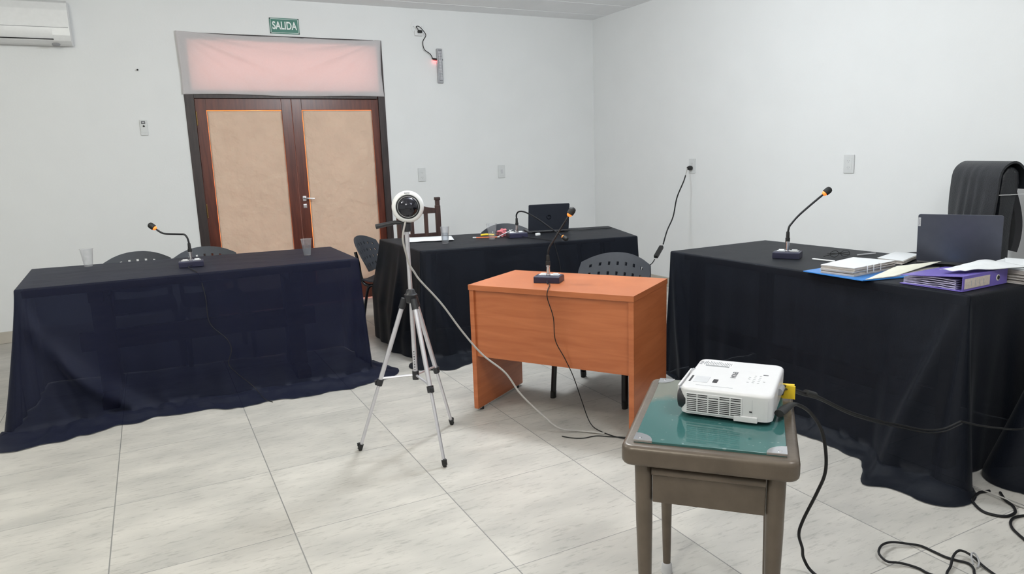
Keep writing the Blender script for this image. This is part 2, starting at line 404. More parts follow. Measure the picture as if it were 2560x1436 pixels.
# papers taped over the panes
def kraft(x0, x1, z0, z1, seed, label):
    def fn(i, j):
        u, v = i/40, j/90
        x = x0+(x1-x0)*u; z = z0+(z1-z0)*v
        q = Vector((x*3+seed, z*3, seed))
        d = .010*mnoise.noise(q) + .016*abs(mnoise.noise(Vector((q.x*1.1+q.z*.3, q.z*2.4, seed+4))))+.011*abs(mnoise.noise(Vector((q.x*2.2+q.z*.8, q.z*4.2, seed))))+.003*mnoise.noise(q*7)
        e = min(u, 1-u, v, 1-v)*40
        ex = .0015*mnoise.noise(Vector((z*9, seed, 0))) if u in (0, 1) else 0
        return (x+ex, YB+.036-d*min(1, .15+e*.2), z)
    return tag(MB().grid(40, 90, fn).build('kraft_paper', M_kraft, solid=.0006), label, 'paper', 'papers over the door panes')
kraft(.8455, 1.5145, .208, 1.938, 1.3, 'wrinkled brown paper taped over the glass of the left door leaf')
kraft(1.7135, 2.4075, .208, 1.940, 5.1, 'wrinkled brown paper covering the glass of the door leaf with the handle')
# white cloth over the transom
def clothfn(i, j):
    u, v = i/90, j/40
    xl = .652+.012*(1-v)*math.sin(3*v)+.004*(1-v); xr = 2.535-.014*math.sin(PI*v)
    ztop = 2.632-.012*math.sin(PI*min(1, u*1.0))*(1 if u < .6 else .7)-.010*u-.008*abs(math.sin(u*PI*2.0))
    zbot = 2.082-.012*u+.006*math.sin(u*9)
    x = xl+(xr-xl)*u; z = zbot+(ztop-zbot)*v
    sag = 0
    for cx, sgn in ((0, 1), (1, -1)):                 # drag lines from the two top corners
        du = (u-cx)*sgn*1.88; dv = (1-v)*.55
        if du > 0.001:
            a = math.atan2(dv, du); rr = math.hypot(du, dv)
            for a0, w_, am in ((.13, .035, .022), (.36, .045, .026), (.62, .05, .014), (.95, .09, .014)):
                sag += am*math.exp(-((a-a0)/w_)**2)*min(1, rr*2.2)*math.exp(-rr*1.1)
    y = YB-.022-sag-.012*math.sin(PI*v)*math.sin(PI*u)-.004*mnoise.noise(Vector((u*5, v*3, 2)))
    return (x, y, z)
tag(MB().grid(90, 40, clothfn).build('hanging_cloth', M_whitecloth, solid=.0008), 'white cloth stretched over the transom above the double door, glowing pink', 'cloth')

# ------------------------------------------------------------------ wall things
sg = thing('exit_sign', (1.608, YB, 2.718), 0, 'green exit sign with white letters above the double door', 'sign')
MB().box((0, -.004, 0), (.272, .006, .142), bev=.001).build('plate', M_green, sg)
bd = MB()
for (cx, cz, sx, sz) in ((0, .062, .254, .0035), (0, -.062, .254, .0035), (.1255, 0, .0035, .125), (-.1255, 0, .0035, .125)): bd.box((cx, -.0072, cz), (sx, .001, sz))
bd.build('border', M_signwhite, sg)
text('lettering', 'SALIDA', .098, M_signwhite, sg, Matrix.Translation((0, -.0072, 0)) @ FACE_ROOM, .0004, .0022, .70)
for x in (-.131, .131):
    for z in (-.066, .066): MB().lathe([(.006, 0), (.004, .004)], 8, Matrix.Translation((x, -.007, z)) @ Matrix.Rotation(PI/2, 4, 'X')).build('screw', M_rubber, sg)

ac = thing('air_conditioner', (-.6, YB, 2.462), 0, 'white split air conditioner unit high on the wall in the corner of view', 'air conditioner')
prof = [(0, .005), (-.13, 0), (-.185, .02), (-.21, .06), (-.213, .12), (-.205, .26), (-.18, .32), (-.14, .345), (0, .345)]
MB().prism(prof, 'X', -.46, .46, bev=.006).build('body', M_white, ac)
fl = MB()
fl.grid(1, 4, lambda i, j: ((-.40 if i == 0 else .335), -.2125-.004+.014*(1-j/4)**2*1.6-(.001 if j == 4 else 0), .028+.078*j/4)); fl.build('louver', M_white, ac, solid=.006)
MB().box((-.03, -.200, .030), (.735, .02, .006)).build('louver_slot', M_dial, ac)
MB().box((0, -.2135, .122), (.90, .002, .004)).build('panel_seam', M_grey, ac)
MB().lathe([(.025, 0), (.03, .012), (.03, .02)], 14, Matrix.Translation((.345, -.13, -.012))).build('sensor', M_grey, ac)
MB().box((-.03, -.206, .195), (.02, .004, .006)).build('indicator', M_lgrey, ac)

def plate(name, loc, rz, label, cat, w=.085, h=.14, kind='outlet', group=None):
    t = thing(name, loc, rz, label, cat, group)       # local: front faces -Y
    MB().box((0, -.006, 0), (w, .012, h), bev=.004).build('cover', M_offwhite, t)
    MB().box((0, -.0125, 0), (w*.62, .003, h*.66), bev=.001).build('insert', M_offwhite, t)
    if kind == 'outlet':
        for zz in (.025, -.025):
            s = MB()
            for xx in (-.009, .009): s.box((xx, -.0143, zz), (.003, .001, .009), rot=Matrix.Rotation(.5 if xx < 0 else -.5, 3, 'Y'))
            s.box((0, -.0143, zz-.012), (.003, .001, .008)); s.build('socket', M_print, t)
    elif kind == 'switch':
        MB().box((0, -.0145, 0), (w*.3, .003, h*.3), bev=.001).build('rocker', M_lgrey, t)
    return t
plate('wall_outlet', (2.898, YB, 1.267), 0, 'off-white wall outlet just right of the door frame', 'outlet')
plate('wall_switch', (3.848, YB, 1.264), 0, 'off-white wall plate on the back wall above the small black laptop', 'switch', kind='switch')
plate('wall_outlet', (XR, 1.529, 1.27), PI/2*-1, 'wall outlet on the right wall with a black plug in it', 'outlet', w=.09)
plate('wall_outlet', (XR, -.239, 1.275), PI/2*-1, 'empty off-white outlet on the right wall above the desk microphone', 'outlet', w=.09)
th = plate('wall_control', (.311, YB, 1.792), 0, 'small white control plate with dark display on the wall left of the door', 'control', w=.06, h=.135, kind='none')
MB().box((-.002, -.0145, .045), (.032, .002, .024), bev=.001).build('display', M_ink, th)
MB().box((-.002, -.0158, .045), (.018, .001, .010)).build('screen', M_lgrey, th)
MB().lathe([(.009, 0), (.008, .004)], 14, Matrix.Translation((0, -.014, .012)) @ Matrix.Rotation(PI/2, 4, 'X')).build('knob', M_rubber, th)
MB().tube([(.318, YB+.003, 2.289), (.318, YB-.02, 2.287)], [.004, .008], 8).build('nail', M_rubber); tag(bpy.data.objects['nail'], 'dark nail sticking out of the bare wall left of the door', 'nail')

el = thing('emergency_light', (3.164, YB, 2.391), 0, 'slim silver emergency light strip mounted on the wall', 'light')
T_ = Matrix.Rotation(R(-1.5), 4, 'Y')
MB().box((0, -.014, 0), (.062, .028, .35), bev=.006).build('housing', mat('silver_grey_plastic', (.36, .36, .38), .4), el)
MB().box((.002, -.0285, .006), (.040, .003, .315)).build('lens', mat('led_lens', (.30, .30, .32), .2, .3, var=.5, scale=180), el)
leds = MB()
for k in range(26):
    for q in (-.011, .001, .013): leds.box((q+.001, -.0305, -.14+k*.0115), (.006, .002, .007))
leds.build('led_row', mat('led_dome', (.85, .85, .88), .15), el)
MB().box((.034, -.012, .065), (.008, .01, .016)).build('switch', M_rubber, el)
MB().box((-.0335, -.012, .045), (.005, .008, .010)).build('charge_indicator', M_red, el)
ld = bpy.data.lights.new('charge_glow', 'POINT'); ld.energy = .05; ld.color = (1, .08, .08); ld.shadow_soft_size = .006
lo = bpy.data.objects.new('charge_glow', ld); COL.objects.link(lo); lo.location = (3.164-.052, YB-.022, 2.391+.055)
jp = MB().lathe([(.072, 0), (.072, .006), (.066, .010)], 32, Matrix.Translation((2.942, YB, 2.776)) @ Matrix.Rotation(PI/2, 4, 'X')).build('junction_cover', M_wall)
tag(jp, 'round white blank cover plate near the ceiling right of the exit sign', 'cover plate')
for x in (-.045, .045): MB().lathe([(.006, 0), (.004, .003)], 8, Matrix.Translation((2.942+x, YB-.010, 2.776)) @ Matrix.Rotation(PI/2, 4, 'X')).build('screw', M_lgrey, jp)
so = thing('wall_socket', (2.945, YB, 2.712), 0, 'small white surface socket high on the wall under the round cover plate', 'outlet')
MB().box((0, -.018, 0), (.085, .036, .055), bev=.005).build('housing', M_white, so)
pc = thing('power_cord', (2.945, YB-.05, 2.72), 0, 'short black cord hanging from the high socket to the emergency light', 'cord')
MB().box((.005, 0, .002), (.045, .028, .028), bev=.006).build('plug', M_rubber, pc)
def rel(o, pts): return [Vector(p)-Vector(o) for p in pts]
O = (2.945, YB-.05, 2.72)
MB().tube(spline(rel(O, [(2.93, YB-.062, 2.735), (2.906, YB-.07, 2.765), (2.935, YB-.09, 2.76), (3.005, YB-.07, 2.69), (2.978, YB-.05, 2.625), (2.990, YB-.045, 2.55), (3.055, YB-.04, 2.505), (3.085, YB-.03, 2.458)])), .0042, 7).build('lead', M_cable, pc)
MB().tube(rel(O, [(3.083, YB-.028, 2.462), (3.100, YB-.018, 2.459), (3.1325, YB-.014, 2.457)]), [.006, .011, .011], 8).build('connector', M_rubber, pc)

# charger on the right wall
O = (XR-.04, 1.53, 1.25)
ch = thing('laptop_charger', O, 0, 'black charger cord running down from the right wall outlet with a slim power brick', 'charger')
MB().lathe([(.022, 0), (.024, .02), (.015, .045)], 16, Matrix.Translation((.02, 0, 0)) @ Matrix.Rotation(-PI/2, 4, 'Y')).build('plug', M_rubber, ch)
P = spline(rel(O, [(5.045, 1.54, 1.25), (5.0, 1.50, 1.215), (4.90, 1.42, 1.135), (4.74, 1.33, .985), (4.62, 1.24, .82), (4.46, 1.13, .71), (4.3, .99, .61)]))
MB().tube(P[:13], .004, 7).build('lead', M_greycable, ch, label='grey first stretch of the lead')
MB().tube(P[12:], .0062, 7).build('lead', M_cable, ch)
MB().box(Vector((4.205, .935, .555))-Vector(O), (.036, .16, .03), rot=Vector((.19, .11, .115)).to_track_quat('Y', 'Z').to_matrix(), bev=.005).build('power_brick', M_rubber, ch)
MB().tube(spline(rel(O, [(4.13, .895, .50), (4.07, .87, .465), (4.0, .9, .43), (4.02, .95, .2), (4.1, 1.0, .02), (4.2, 1.2, .012)])), .004, 7).build('lead', M_cable, ch)

# ------------------------------------------------------------------ draped tables
def drape(name, quad, z0, edges, ridges, seed, material, label, cat='tablecloth', group=None, seams=(), waves=((.9, .010), (.37, .010), (.17, .006)), corner=(.0, .0, .0, .0), wrinkle=.02):
    """cloth over a four-cornered top; edges[i] = list of (fraction, flare, puddle, hem height)"""
    rnd = random.Random(seed); Q = [Vector(p) for p in quad]
    ph = [(2*PI/l, a, rnd.uniform(0, 6.28)) for l, a in waves]
    samples = []; s = 0.0
    def interp(L, f):
        for a, b in zip(L, L[1:]):
            if f <= b[0]:
                k = (f-a[0])/max(1e-6, b[0]-a[0]); k = k*k*(3-2*k)
                return [a[q]+(b[q]-a[q])*k for q in (1, 2, 3)]
        return list(L[-1][1:])
    N = []
    for i in range(4):
        d = (Q[(i+1) % 4]-Q[i]).normalized(); N.append(Vector((d.y, -d.x)))
    e0 = []
    for i in range(4):
        a, b = Q[i], Q[(i+1) % 4]; Ln = (b-a).length; n = max(8, int(Ln/.018)); e0.append(s)
        for k in range(n+1):
            f = k/n; samples.append((a.lerp(b, f), N[i], s+f*Ln, interp(edges[i], f)))
        s += Ln
        n2 = N[(i+1) % 4]; p0 = interp(edges[i], 1); p1 = interp(edges[(i+1) % 4], 0)
        a0 = math.atan2(N[i].y, N[i].x); da = (math.atan2(n2.y, n2.x)-a0) % (2*PI)
        for k in range(1, 14):
            f = k/14; g = f*f*(3-2*f)
            pr = [p0[q]+(p1[q]-p0[q])*g for q in range(3)]
            pr[0] += corner[(i+1) % 4]*math.sin(PI*f)
            samples.append((b, Vector((math.cos(a0+da*f), math.sin(a0+da*f))), s+.08*f, pr))
        s += .08
    tot = s; rr = []
    for (e, ft, fb, am, wd, pw) in ridges:
        Ln = (Q[(e+1) % 4]-Q[e]).length; rr.append((e0[e]+ft*Ln, e0[e]+fb*Ln, am, wd, pw))
    mb = MB(); NV, NP = 30, 7
    def ring(i):
        p, n, sp, (fl, pu, hz) = samples[i]; row = []
        for q in range(4):                        # rounded lip
            a = q/3*PI/2; row.append(Vector((p.x, p.y, z0-.010))+Vector((n.x*.010*math.sin(a), n.y*.010*math.sin(a), .010*math.cos(a))))
        zs = z0-.010
        for j in range(1, NV+1):
            t = j/NV; out = .010+fl*(t**1.15)
            for w_, a_, p_ in ph: out += a_*math.sin(w_*sp+p_)*t**1.1
            for st, sb, am, wd, pw in rr:
                sc = st+(sb-st)*t**pw; d = sp-sc
                if d > tot/2: d -= tot
                if d < -tot/2: d += tot
                out += am*min(1, t*1.6)*math.exp(-(d/(wd*(.35+.65*t)))**2)
            out = max(out, .004)
            zb = max(hz, .008) if pu < .04 else max(hz, .008)+.045*min(1, (pu-.04)/.06)
            z = zs-(zs-zb)*t
            row.append(Vector((p.x+n.x*out, p.y+n.y*out, z)))
        base = row[-1]; k = min(1, pu/.08)
        for j in range(1, NP+1):
            t = j/NP; x = base.x+n.x*pu*t; y = base.y+n.y*pu*t
            rid = abs(mnoise.noise(Vector((sp*7.5, t*1.2, seed))))+.6*abs(mnoise.noise(Vector((sp*17, t*2.0, seed+3))))
            z = base.z*(1-t)**2.2+.004+k*wrinkle*1.5*max(0, .55-rid)*math.sin(PI*min(1, t**.7*.96))
            w_ = k*.05*mnoise.noise(Vector((sp*5, seed, 1)))*t + k*.02*mnoise.noise(Vector((sp*14, seed, 6)))*t
            row.append(Vector((x+n.x*w_, y+n.y*w_, max(.004, z))))
        return row
    rings = [ring(i) for i in range(len(samples))]
    V = [[mb.bm.verts.new(v) for v in r] for r in rings]
    n = len(V)
    for i in range(n):
        a, b = V[i], V[(i+1) % n]
        for j in range(len(a)-1):
            try: mb.bm.faces.new((a[j], b[j], b[j+1], a[j+1]))
            except ValueError: pass
    # top
    NU, NW = 140, 40
    def top(i, j):
        u, v = i/NU, j/NW
        p = Q[0].lerp(Q[1], u).lerp(Q[3].lerp(Q[2], u), v)
        e = min(u, 1-u, v*.5, (1-v)*.5)*30
        z = z0+min(1, e)*.0022*(mnoise.noise(Vector((p.x*4, p.y*9, seed)))+.6*mnoise.noise(Vector((p.x*11+4, p.y*26, seed))))
        for c_ in seams:
            z += min(1, e)*.004*math.exp(-((p.x-c_)/.006)**2)
        return (p.x, p.y, z)
    mb.grid(NU, NW, top)
    return tag(mb.build(name, material, angle=70), label, cat, group)

# left table: rustic trestle under a navy cloth
QL = [(-.425, .672), (1.450, .607), (1.455, 1.405), (-.460, 1.623)]
def trestle(x0, y0, x1, y1, z, label):
    d = Vector((x1-x0, y1-y0)); L = d.length; a = math.atan2(d.y, d.x)
    t = thing('trestle_table', ((x0+x1)/2, (y0+y1)/2, 0), a, label, 'table')
    MB().box((0, 0, z-.028), (L, .74, .045), bev=.006).build('tabletop', M_rustic, t)
    for sx in (-1, 1):
        g = MB(); x = sx*(L/2-.345)
        pr = [(-.10, .06), (.10, .06), (.085, .25), (.075, .42), (.085, .6), (.10, z-.12), (-.10, z-.12), (-.085, .6), (-.075, .42), (-.085, .25)]
        g.prism(pr, 'X', x-.055, x+.055)
        g.box((x, 0, .035), (.09, .56, .07), bev=.006); g.box((x, 0, z-.087), (.08, .6, .07), bev=.004)
        g.build('leg', M_rustic, t)
    MB().box((0, 0, .375), (L-.40, .05, .12), bev=.004).build('stretcher', M_rustic, t)
    return t
trestle(-.40, 1.09, 1.43, 1.03, .787, 'dark wooden trestle table seen through the sheer cloth near the left wall')
drape('tablecloth', QL, .80,
      [[(0, .16, .16, .006), (.12, .14, .16, .006), (.3, .05, .09, .006), (.42, .06, .12, .006), (.55, .09, .13, .006), (.8, .10, .16, .006), (.93, .06, .14, .006), (1, .045, .15, .006)],
       [(0, .035, .19, .006), (.15, .03, .13, .006), (.7, .05, .03, .006), (1, .04, .0, .3)],
       [(0, .03, .0, .66), (1, .03, .0, .66)],
       [(0, .03, .0, .64), (.40, .03, .0, .58), (.70, .06, .0, .25), (.86, .09, .03, .006), (1, .10, .04, .006)]],
      [(0, .01, .27, .055, .075, 1.9), (0, .02, .12, -.035, .05, 1.0), (0, .56, .57, .012, .015, 1), (0, .985, .92, .025, .04, 1.0)], 3, M_navycloth,
      'sheer navy cloth draped to the floor over the leftmost long table', seams=(.60,), corner=(.05, .015, 0, 0), wrinkle=.03)

# centre table along the back
QC = [(1.92, .681), (3.520, .349), (3.80, 1.12), (1.915, 1.62)]
ct = thing('folding_table', (2.78, .98, 0), R(-12.2), 'dark table hidden under the black cloth in the middle of the back row', 'table')
MB().box((0, 0, .768), (1.50, .62, .04), bev=.006).build('tabletop', M_rustic, ct)
for sx in (-1, 1):
    for sy in (-1, 1): MB().tube([(sx*.66, sy*.26, .75), (sx*.70, sy*.28, 0)], .02, 10).build('leg', M_blackm, ct)
drape('tablecloth', QC, .80,
      [[(0, .06, .16, .006), (.1, .05, .17, .006), (.25, .04, .14, .006), (1, .04, .05, .006)],
       [(0, .03, .02, .01), (1, .04, .0, .02)],
       [(0, .03, .0, .05), (1, .03, .0, .05)],
       [(0, .10, .0, .40), (.4, .10, .0, .28), (.75, .08, .0, .13), (.95, .05, .0, .06), (1, .05, .06, .02)]],
      [(0, .01, .10, .04, .06, 1.2), (0, .45, .43, .015, .07, 1), (3, .55, .6, .025, .06, 1)], 7, M_blackcloth,
      'black cloth over the middle table in front of the back wall', corner=(.03, .03, 0, 0))

# right table
QR = [(3.98, -.478), (3.172, -.480), (3.200, -2.285), (4.03, -2.31)]
rtb = thing('wooden_table', (3.59, -1.385, 0), R(90), 'dark long table under the black cloth near the right wall', 'table')
MB().box((0, 0, .765), (1.74, .70, .045), bev=.006).build('tabletop', M_rustic, rtb)
for sx in (-1, 1):
    for sy in (-1, 1): MB().box((sx*.80, sy*.30, .37), (.07, .07, .74), bev=.004).build('leg', M_rustic, rtb)
MB().box((0, .30, .30), (1.54, .03, .08)).build('stretcher', M_rustic, rtb)
drape('tablecloth', QR, .80,
      [[(0, .02, .0, .40), (.5, .02, .0, .15), (1, .015, .0, .012)],
       [(0, .015, .02, .008), (.1, .02, .05, .006), (.35, .03, .08, .006), (.62, .05, .11, .006), (.8, .06, .08, .006), (.86, .10, .10, .006), (.92, .14, .16, .006), (1, .16, .13, .006)],
       [(0, .03, .0, .006), (.10, .0, .0, .006), (1, .02, .0, .006)],
       [(0, .03, .0, .55), (1, .03, .0, .55)]],
      [(1, .015, .10, .045, .06, 1.0), (1, 1.0, .90, .07, .06, .8), (1, .55, .56, .008, .02, 1)], 11, M_blackcloth,
      'black cloth over the right-hand table that carries the binders and the large grey laptop', corner=(0, .03, .07, 0), wrinkle=.03)
# next table of the row, mostly out of view
QE = [(4.25, -2.50), (3.50, -2.50), (3.50, -3.7), (4.25, -3.7)]
et = thing('wooden_table', (3.875, -3.10, 0), R(90), 'dark table under the cloth that is cut by the right edge of the view', 'table')
MB().box((0, 0, .765), (1.12, .66, .045), bev=.006).build('tabletop', M_rustic, et)
for sx in (-1, 1):
    for sy in (-1, 1): MB().box((sx*.52, sy*.28, .37), (.07, .07, .74), bev=.004).build('leg', M_rustic, et)
drape('tablecloth', QE, .80,
      [[(0, .03, .0, .05), (.6, .05, .0, .04), (1, .14, .0, .035)],
       [(0, .20, .0, .03), (.25, .20, .0, .03), (1, .08, .0, .03)],
       [(0, .03, .0, .05), (1, .03, .0, .05)],
       [(0, .03, .0, .05), (1, .03, .0, .05)]],
      [], 13, M_blackcloth, 'black cloth of the table cut off by the right edge, behind the hanging cable', corner=(0, .06, 0, 0))

# ------------------------------------------------------------------ desk
dd = Vector((2.306-1.785, -1.224+.421)); LD = .96; aD = math.atan2(dd.y, dd.x)
ddn = dd.normalized(); dn = Vector((-ddn.y, ddn.x))     # to the user's side of the desk
fm = Vector((1.785, -.43))+ddn*LD/2
DEP = .53
dc = fm+dn*DEP/2
dk = thing('desk', (dc.x, dc.y, 0), aD, 'small cherry-brown laminate desk in the middle of the floor', 'desk')
HD = .735
MB().box((0, 0, HD-.015), (LD, DEP, .03), bev=.0025).build('desktop', M_desk, dk)
for sx in (-1, 1):
    p_ = MB().box((sx*(LD/2-.017), 0, (HD-.03+.018)/2), (.028, DEP-.012, HD-.03-.018), bev=.0015).build('side_panel', M_desk, dk)
    MB().box((sx*(LD/2-.017), 0, .0145), (.018, DEP-.02, .006)).build('edge_strip', M_lgrey, p_)
    for sy in (-1, 1): MB().lathe([(.014, 0), (.014, .014)], 12, Matrix.Translation((sx*(LD/2-.017), sy*(DEP/2-.06), 0))).build('glide', M_rubber, p_)
MB().box((0, -DEP/2+.028, (HD-.03+.325)/2), (LD-.062, .018, HD-.03-.325), bev=.001).build('modesty_panel', M_desk, dk)

# ------------------------------------------------------------------ plastic chairs
def make_chair(label, group=None):
    t = thing('perforated_chair', (0, 0, 0), 0, label, 'chair', group)      # faces local -Y
    # back panel with rows of slots
    us = [-1.0]; hol = []
    nc = 7; pitch = 1.68/nc
    for k in range(nc):
        c_ = -.84+pitch*(k+.5)
        us += [c_-pitch*.30, c_-pitch*.14, c_+pitch*.14]; hol.append(len(us)-2)
    us += [.92, 1.0]
    vs = [0.0, .05]
    hv = []
    for k in range(4):
        c_ = .18+k*.20
        vs += [c_-.035, c_+.035]; hv.append(len(vs)-2)
    vs += [.88, .95, 1.0]
    def fn(i, j):
        u, v = us[i], vs[j]
        hw = .205+.03*min(1, v*2.2)-.02*max(0, v-.75)*2
        h0 = .515-.03*(1-u*u)*0+.035*u*u; h1 = .752+.060*(1-abs(u)**2.2)
        x = u*hw; z = h0+(h1-h0)*v
        y = .175+.10*v-.055*u*u+.012*v*v-(.02*u*u*v)
        return (x, y, z)
    MB().grid(len(us)-1, len(vs)-1, fn, skip=lambda i, j: i in hol and j in hv).build('backrest', M_chairp, t, solid=.009, angle=60)
    def seat(i, j):
        u, v = -1+2*i/14, j/12
        x = u*(.225-.015*v*v); y = -.215+.40*v
        z = .445+.012*abs(u)**3-.022*max(0, .22-v)/.22+.018*max(0, v-.8)/.2-.012*(1-u*u)*math.sin(PI*v)
        return (x, y, z)
    MB().grid(14, 12, seat).build('seat', M_chairp, t, solid=.012, angle=60)
    for sx in (-1, 1):
        l = MB().tube(spline([(sx*.19, -.12, .425), (sx*.20, -.17, .415), (sx*.215, -.195, .34), (sx*.225, -.225, 0.012)]), .0125, 10, sx=1.5)
        lo_ = l.build('leg', M_blackm, t); MB().tube([(sx*.224, -.223, .04), (sx*.2255, -.2255, 0)], .0165, 10, sx=1.5).build('foot_cap', M_rubber, lo_)
        l = MB().tube(spline([(sx*.19, .08, .425), (sx*.20, .13, .415), (sx*.215, .155, .34), (sx*.225, .215, 0.012)]), .0125, 10, sx=1.5)
        lo_ = l.build('leg', M_blackm, t); MB().tube([(sx*.224, .208, .04), (sx*.2255, .216, 0)], .0165, 10, sx=1.5).build('foot_cap', M_rubber, lo_)
        MB().tube(spline([(sx*.19, -.12, .425), (sx*.19, .05, .425), (sx*.192, .165, .43), (sx*.195, .20, .50), (sx*.195, .212, .60), (sx*.19, .235, .70)]), .0125, 10, sx=1.3).build('back_tube', M_blackm, t)
    MB().tube([(-.19, -.10, .42), (.19, -.10, .42)], .011, 8).build('cross_tube', M_blackm, t)
    return t
def face(d): return math.atan2(d[0], -d[1])
c0 = make_chair('dark plastic chair with slotted back behind the left table, beside the clear cup')
c0.location = (.15, 1.82, 0)
def put(x, y, rz, label):
    c_ = copy_tree(c0); c_.location = (x, y, 0); c_.rotation_euler.z = rz; c_['label'] = label; return c_
put(.63, 1.78, R(3), 'dark plastic chair behind the left table, directly behind its microphone')
put(2.03, 1.74, face((.8, -.6)), 'dark plastic chair at the left rear corner of the middle table')
put(3.13, 1.66, face((-.20, -.98)), 'dark plastic chair behind the middle table, between plastic cup and black laptop')
put(2.60, -.535, face((-.839, -.545)), 'dark plastic chair tucked behind the cherry-brown desk')

# wooden chair
wc = thing('wooden_chair', (2.465, 2.09, 0), R(-6), 'dark wooden slat-back chair with tall posts behind the middle table', 'chair')
for sx in (-1, 1):
    x = sx*.185
    MB().box((x, .19, .50), (.045, .045, 1.0), bev=.004).box((x, .19, 1.02), (.036, .036, .06)).box((x, .19, 1.062), (.050, .050, .03), bev=.005).build('post', M_dwood, wc)
    MB().box((x, -.20, .22), (.045, .045, .44), bev=.004).build('leg', M_dwood, wc)
    MB().box((x, 0, .20), (.025, .36, .035)).build('side_stretcher', M_dwood, wc)
pr = [(-.165, .93), (.165, .93), (.165, .975), (.10, .985), (.05, 1.0), (0, 1.005), (-.05, 1.0), (-.10, .985), (-.165, .975)]
MB().prism(pr, 'Y', .178, .202).build('top_rail', M_dwood, wc)
MB().box((0, .19, .72), (.33, .024, .055)).build('lower_rail', M_dwood, wc)
for x in (-.068, .068): MB().box((x, .19, .84), (.035, .018, .19)).build('slat', M_dwood, wc)
MB().box((0, 0, .45), (.43, .43, .03), bev=.006).build('seat', M_dwood, wc)

# executive chair
xc = thing('office_chair', (4.68, -1.455, 0), face((-.89, .45)), 'black leather high-backed office chair behind the large grey laptop', 'chair')
def padprof(z0, z1, y0, th, n=14):
    return None
bp_ = [(y_*.72, z_) for y_, z_ in [(-.03, .50), (.02, .48), (.085, .50), (.105, .60), (.10, .85), (.115, 1.05), (.14, 1.17), (.13, 1.235), (.085, 1.27), (.03, 1.265), (-.01, 1.22), (-.02, 1.12), (-.015, 1.0), (-.03, .85), (-.045, .65)]]
MB().prism(bp_, 'X', -.20, .20, bev=.02).build('backrest', M_leather, xc, sub=1)
def cover(i, j):
    u, v = -1+2*i/36, j/30
    hw = .215-.03*max(0, v-.75)*1.3*(1 if v > .75 else 0)
    L = v
    pts = [(.165, 1.15), (.168, 1.235), (.10, 1.295), (.03, 1.295), (-.035, 1.245), (-.052, 1.13), (-.060, 1.03), (-.062, .96)]
    k = L*(len(pts)-1); q = min(int(k), len(pts)-2); f = k-q
    sp_ = spline([(a, b_, 0) for a, b_ in pts], 8); p = sp_[min(len(sp_)-1, int(round(L*(len(sp_)-1))))]
    wr = .008*math.sin(u*14+math.sin(u*3)*2+v*4)*max(0, v-.45)*(1-abs(u))*1.8
    return (u*hw*(1-.05*max(0, v-.7)), p.x*.70-wr-.012*(1-u*u)*v, p.y-.012)
MB().grid(36, 30, cover).build('headrest_cover', M_leather, xc, solid=.012, angle=75)
def shell(i, j):
    u, v = -1+2*i/16, j/18
    z = .78+.44*v; y = .085+.060*math.sin(PI*min(1, .25+v*.9))-.03*u*u
    return (u*.195, y, z)
MB().grid(16, 18, shell).build('back_shell', M_black, xc, solid=.035, angle=70)
MB().tube([(.213, -.03, 1.108), (.216, .03, 1.108), (.216, .10, 1.11), (.206, .165, 1.112)], .0022, 6).build('string', M_white, xc, label='thin white string round the back')
MB().box((0, -.20, .49), (.50, .50, .11), bev=.04).build('seat', M_leather, xc)
for sx in (-1, 1):
    MB().tube(spline([(sx*.25, .02, .55), (sx*.28, .0, .68), (sx*.28, -.1, .70), (sx*.28, -.28, .69), (sx*.26, -.30, .55), (sx*.2, -.26, .47)]), .02, 10).build('armrest', M_black, xc)
MB().tube([(0, -.15, .44), (0, -.15, .10)], .03, 12).build('column', M_black, xc)
for k in range(5):
    a = 2*PI*k/5+.3
    l_ = MB().tube([(0, -.15, .11), (.30*math.cos(a), -.15+.30*math.sin(a), .07)], [.03, .018], 10).build('base_arm', M_black, xc)
    MB().lathe([(.028, -.012), (.028, .012)], 14, Matrix.Translation((.30*math.cos(a), -.15+.30*math.sin(a), .028)) @ Matrix.Rotation(a, 4, 'Z') @ Matrix.Rotation(PI/2, 4, 'X')).build('caster', M_rubber, l_)

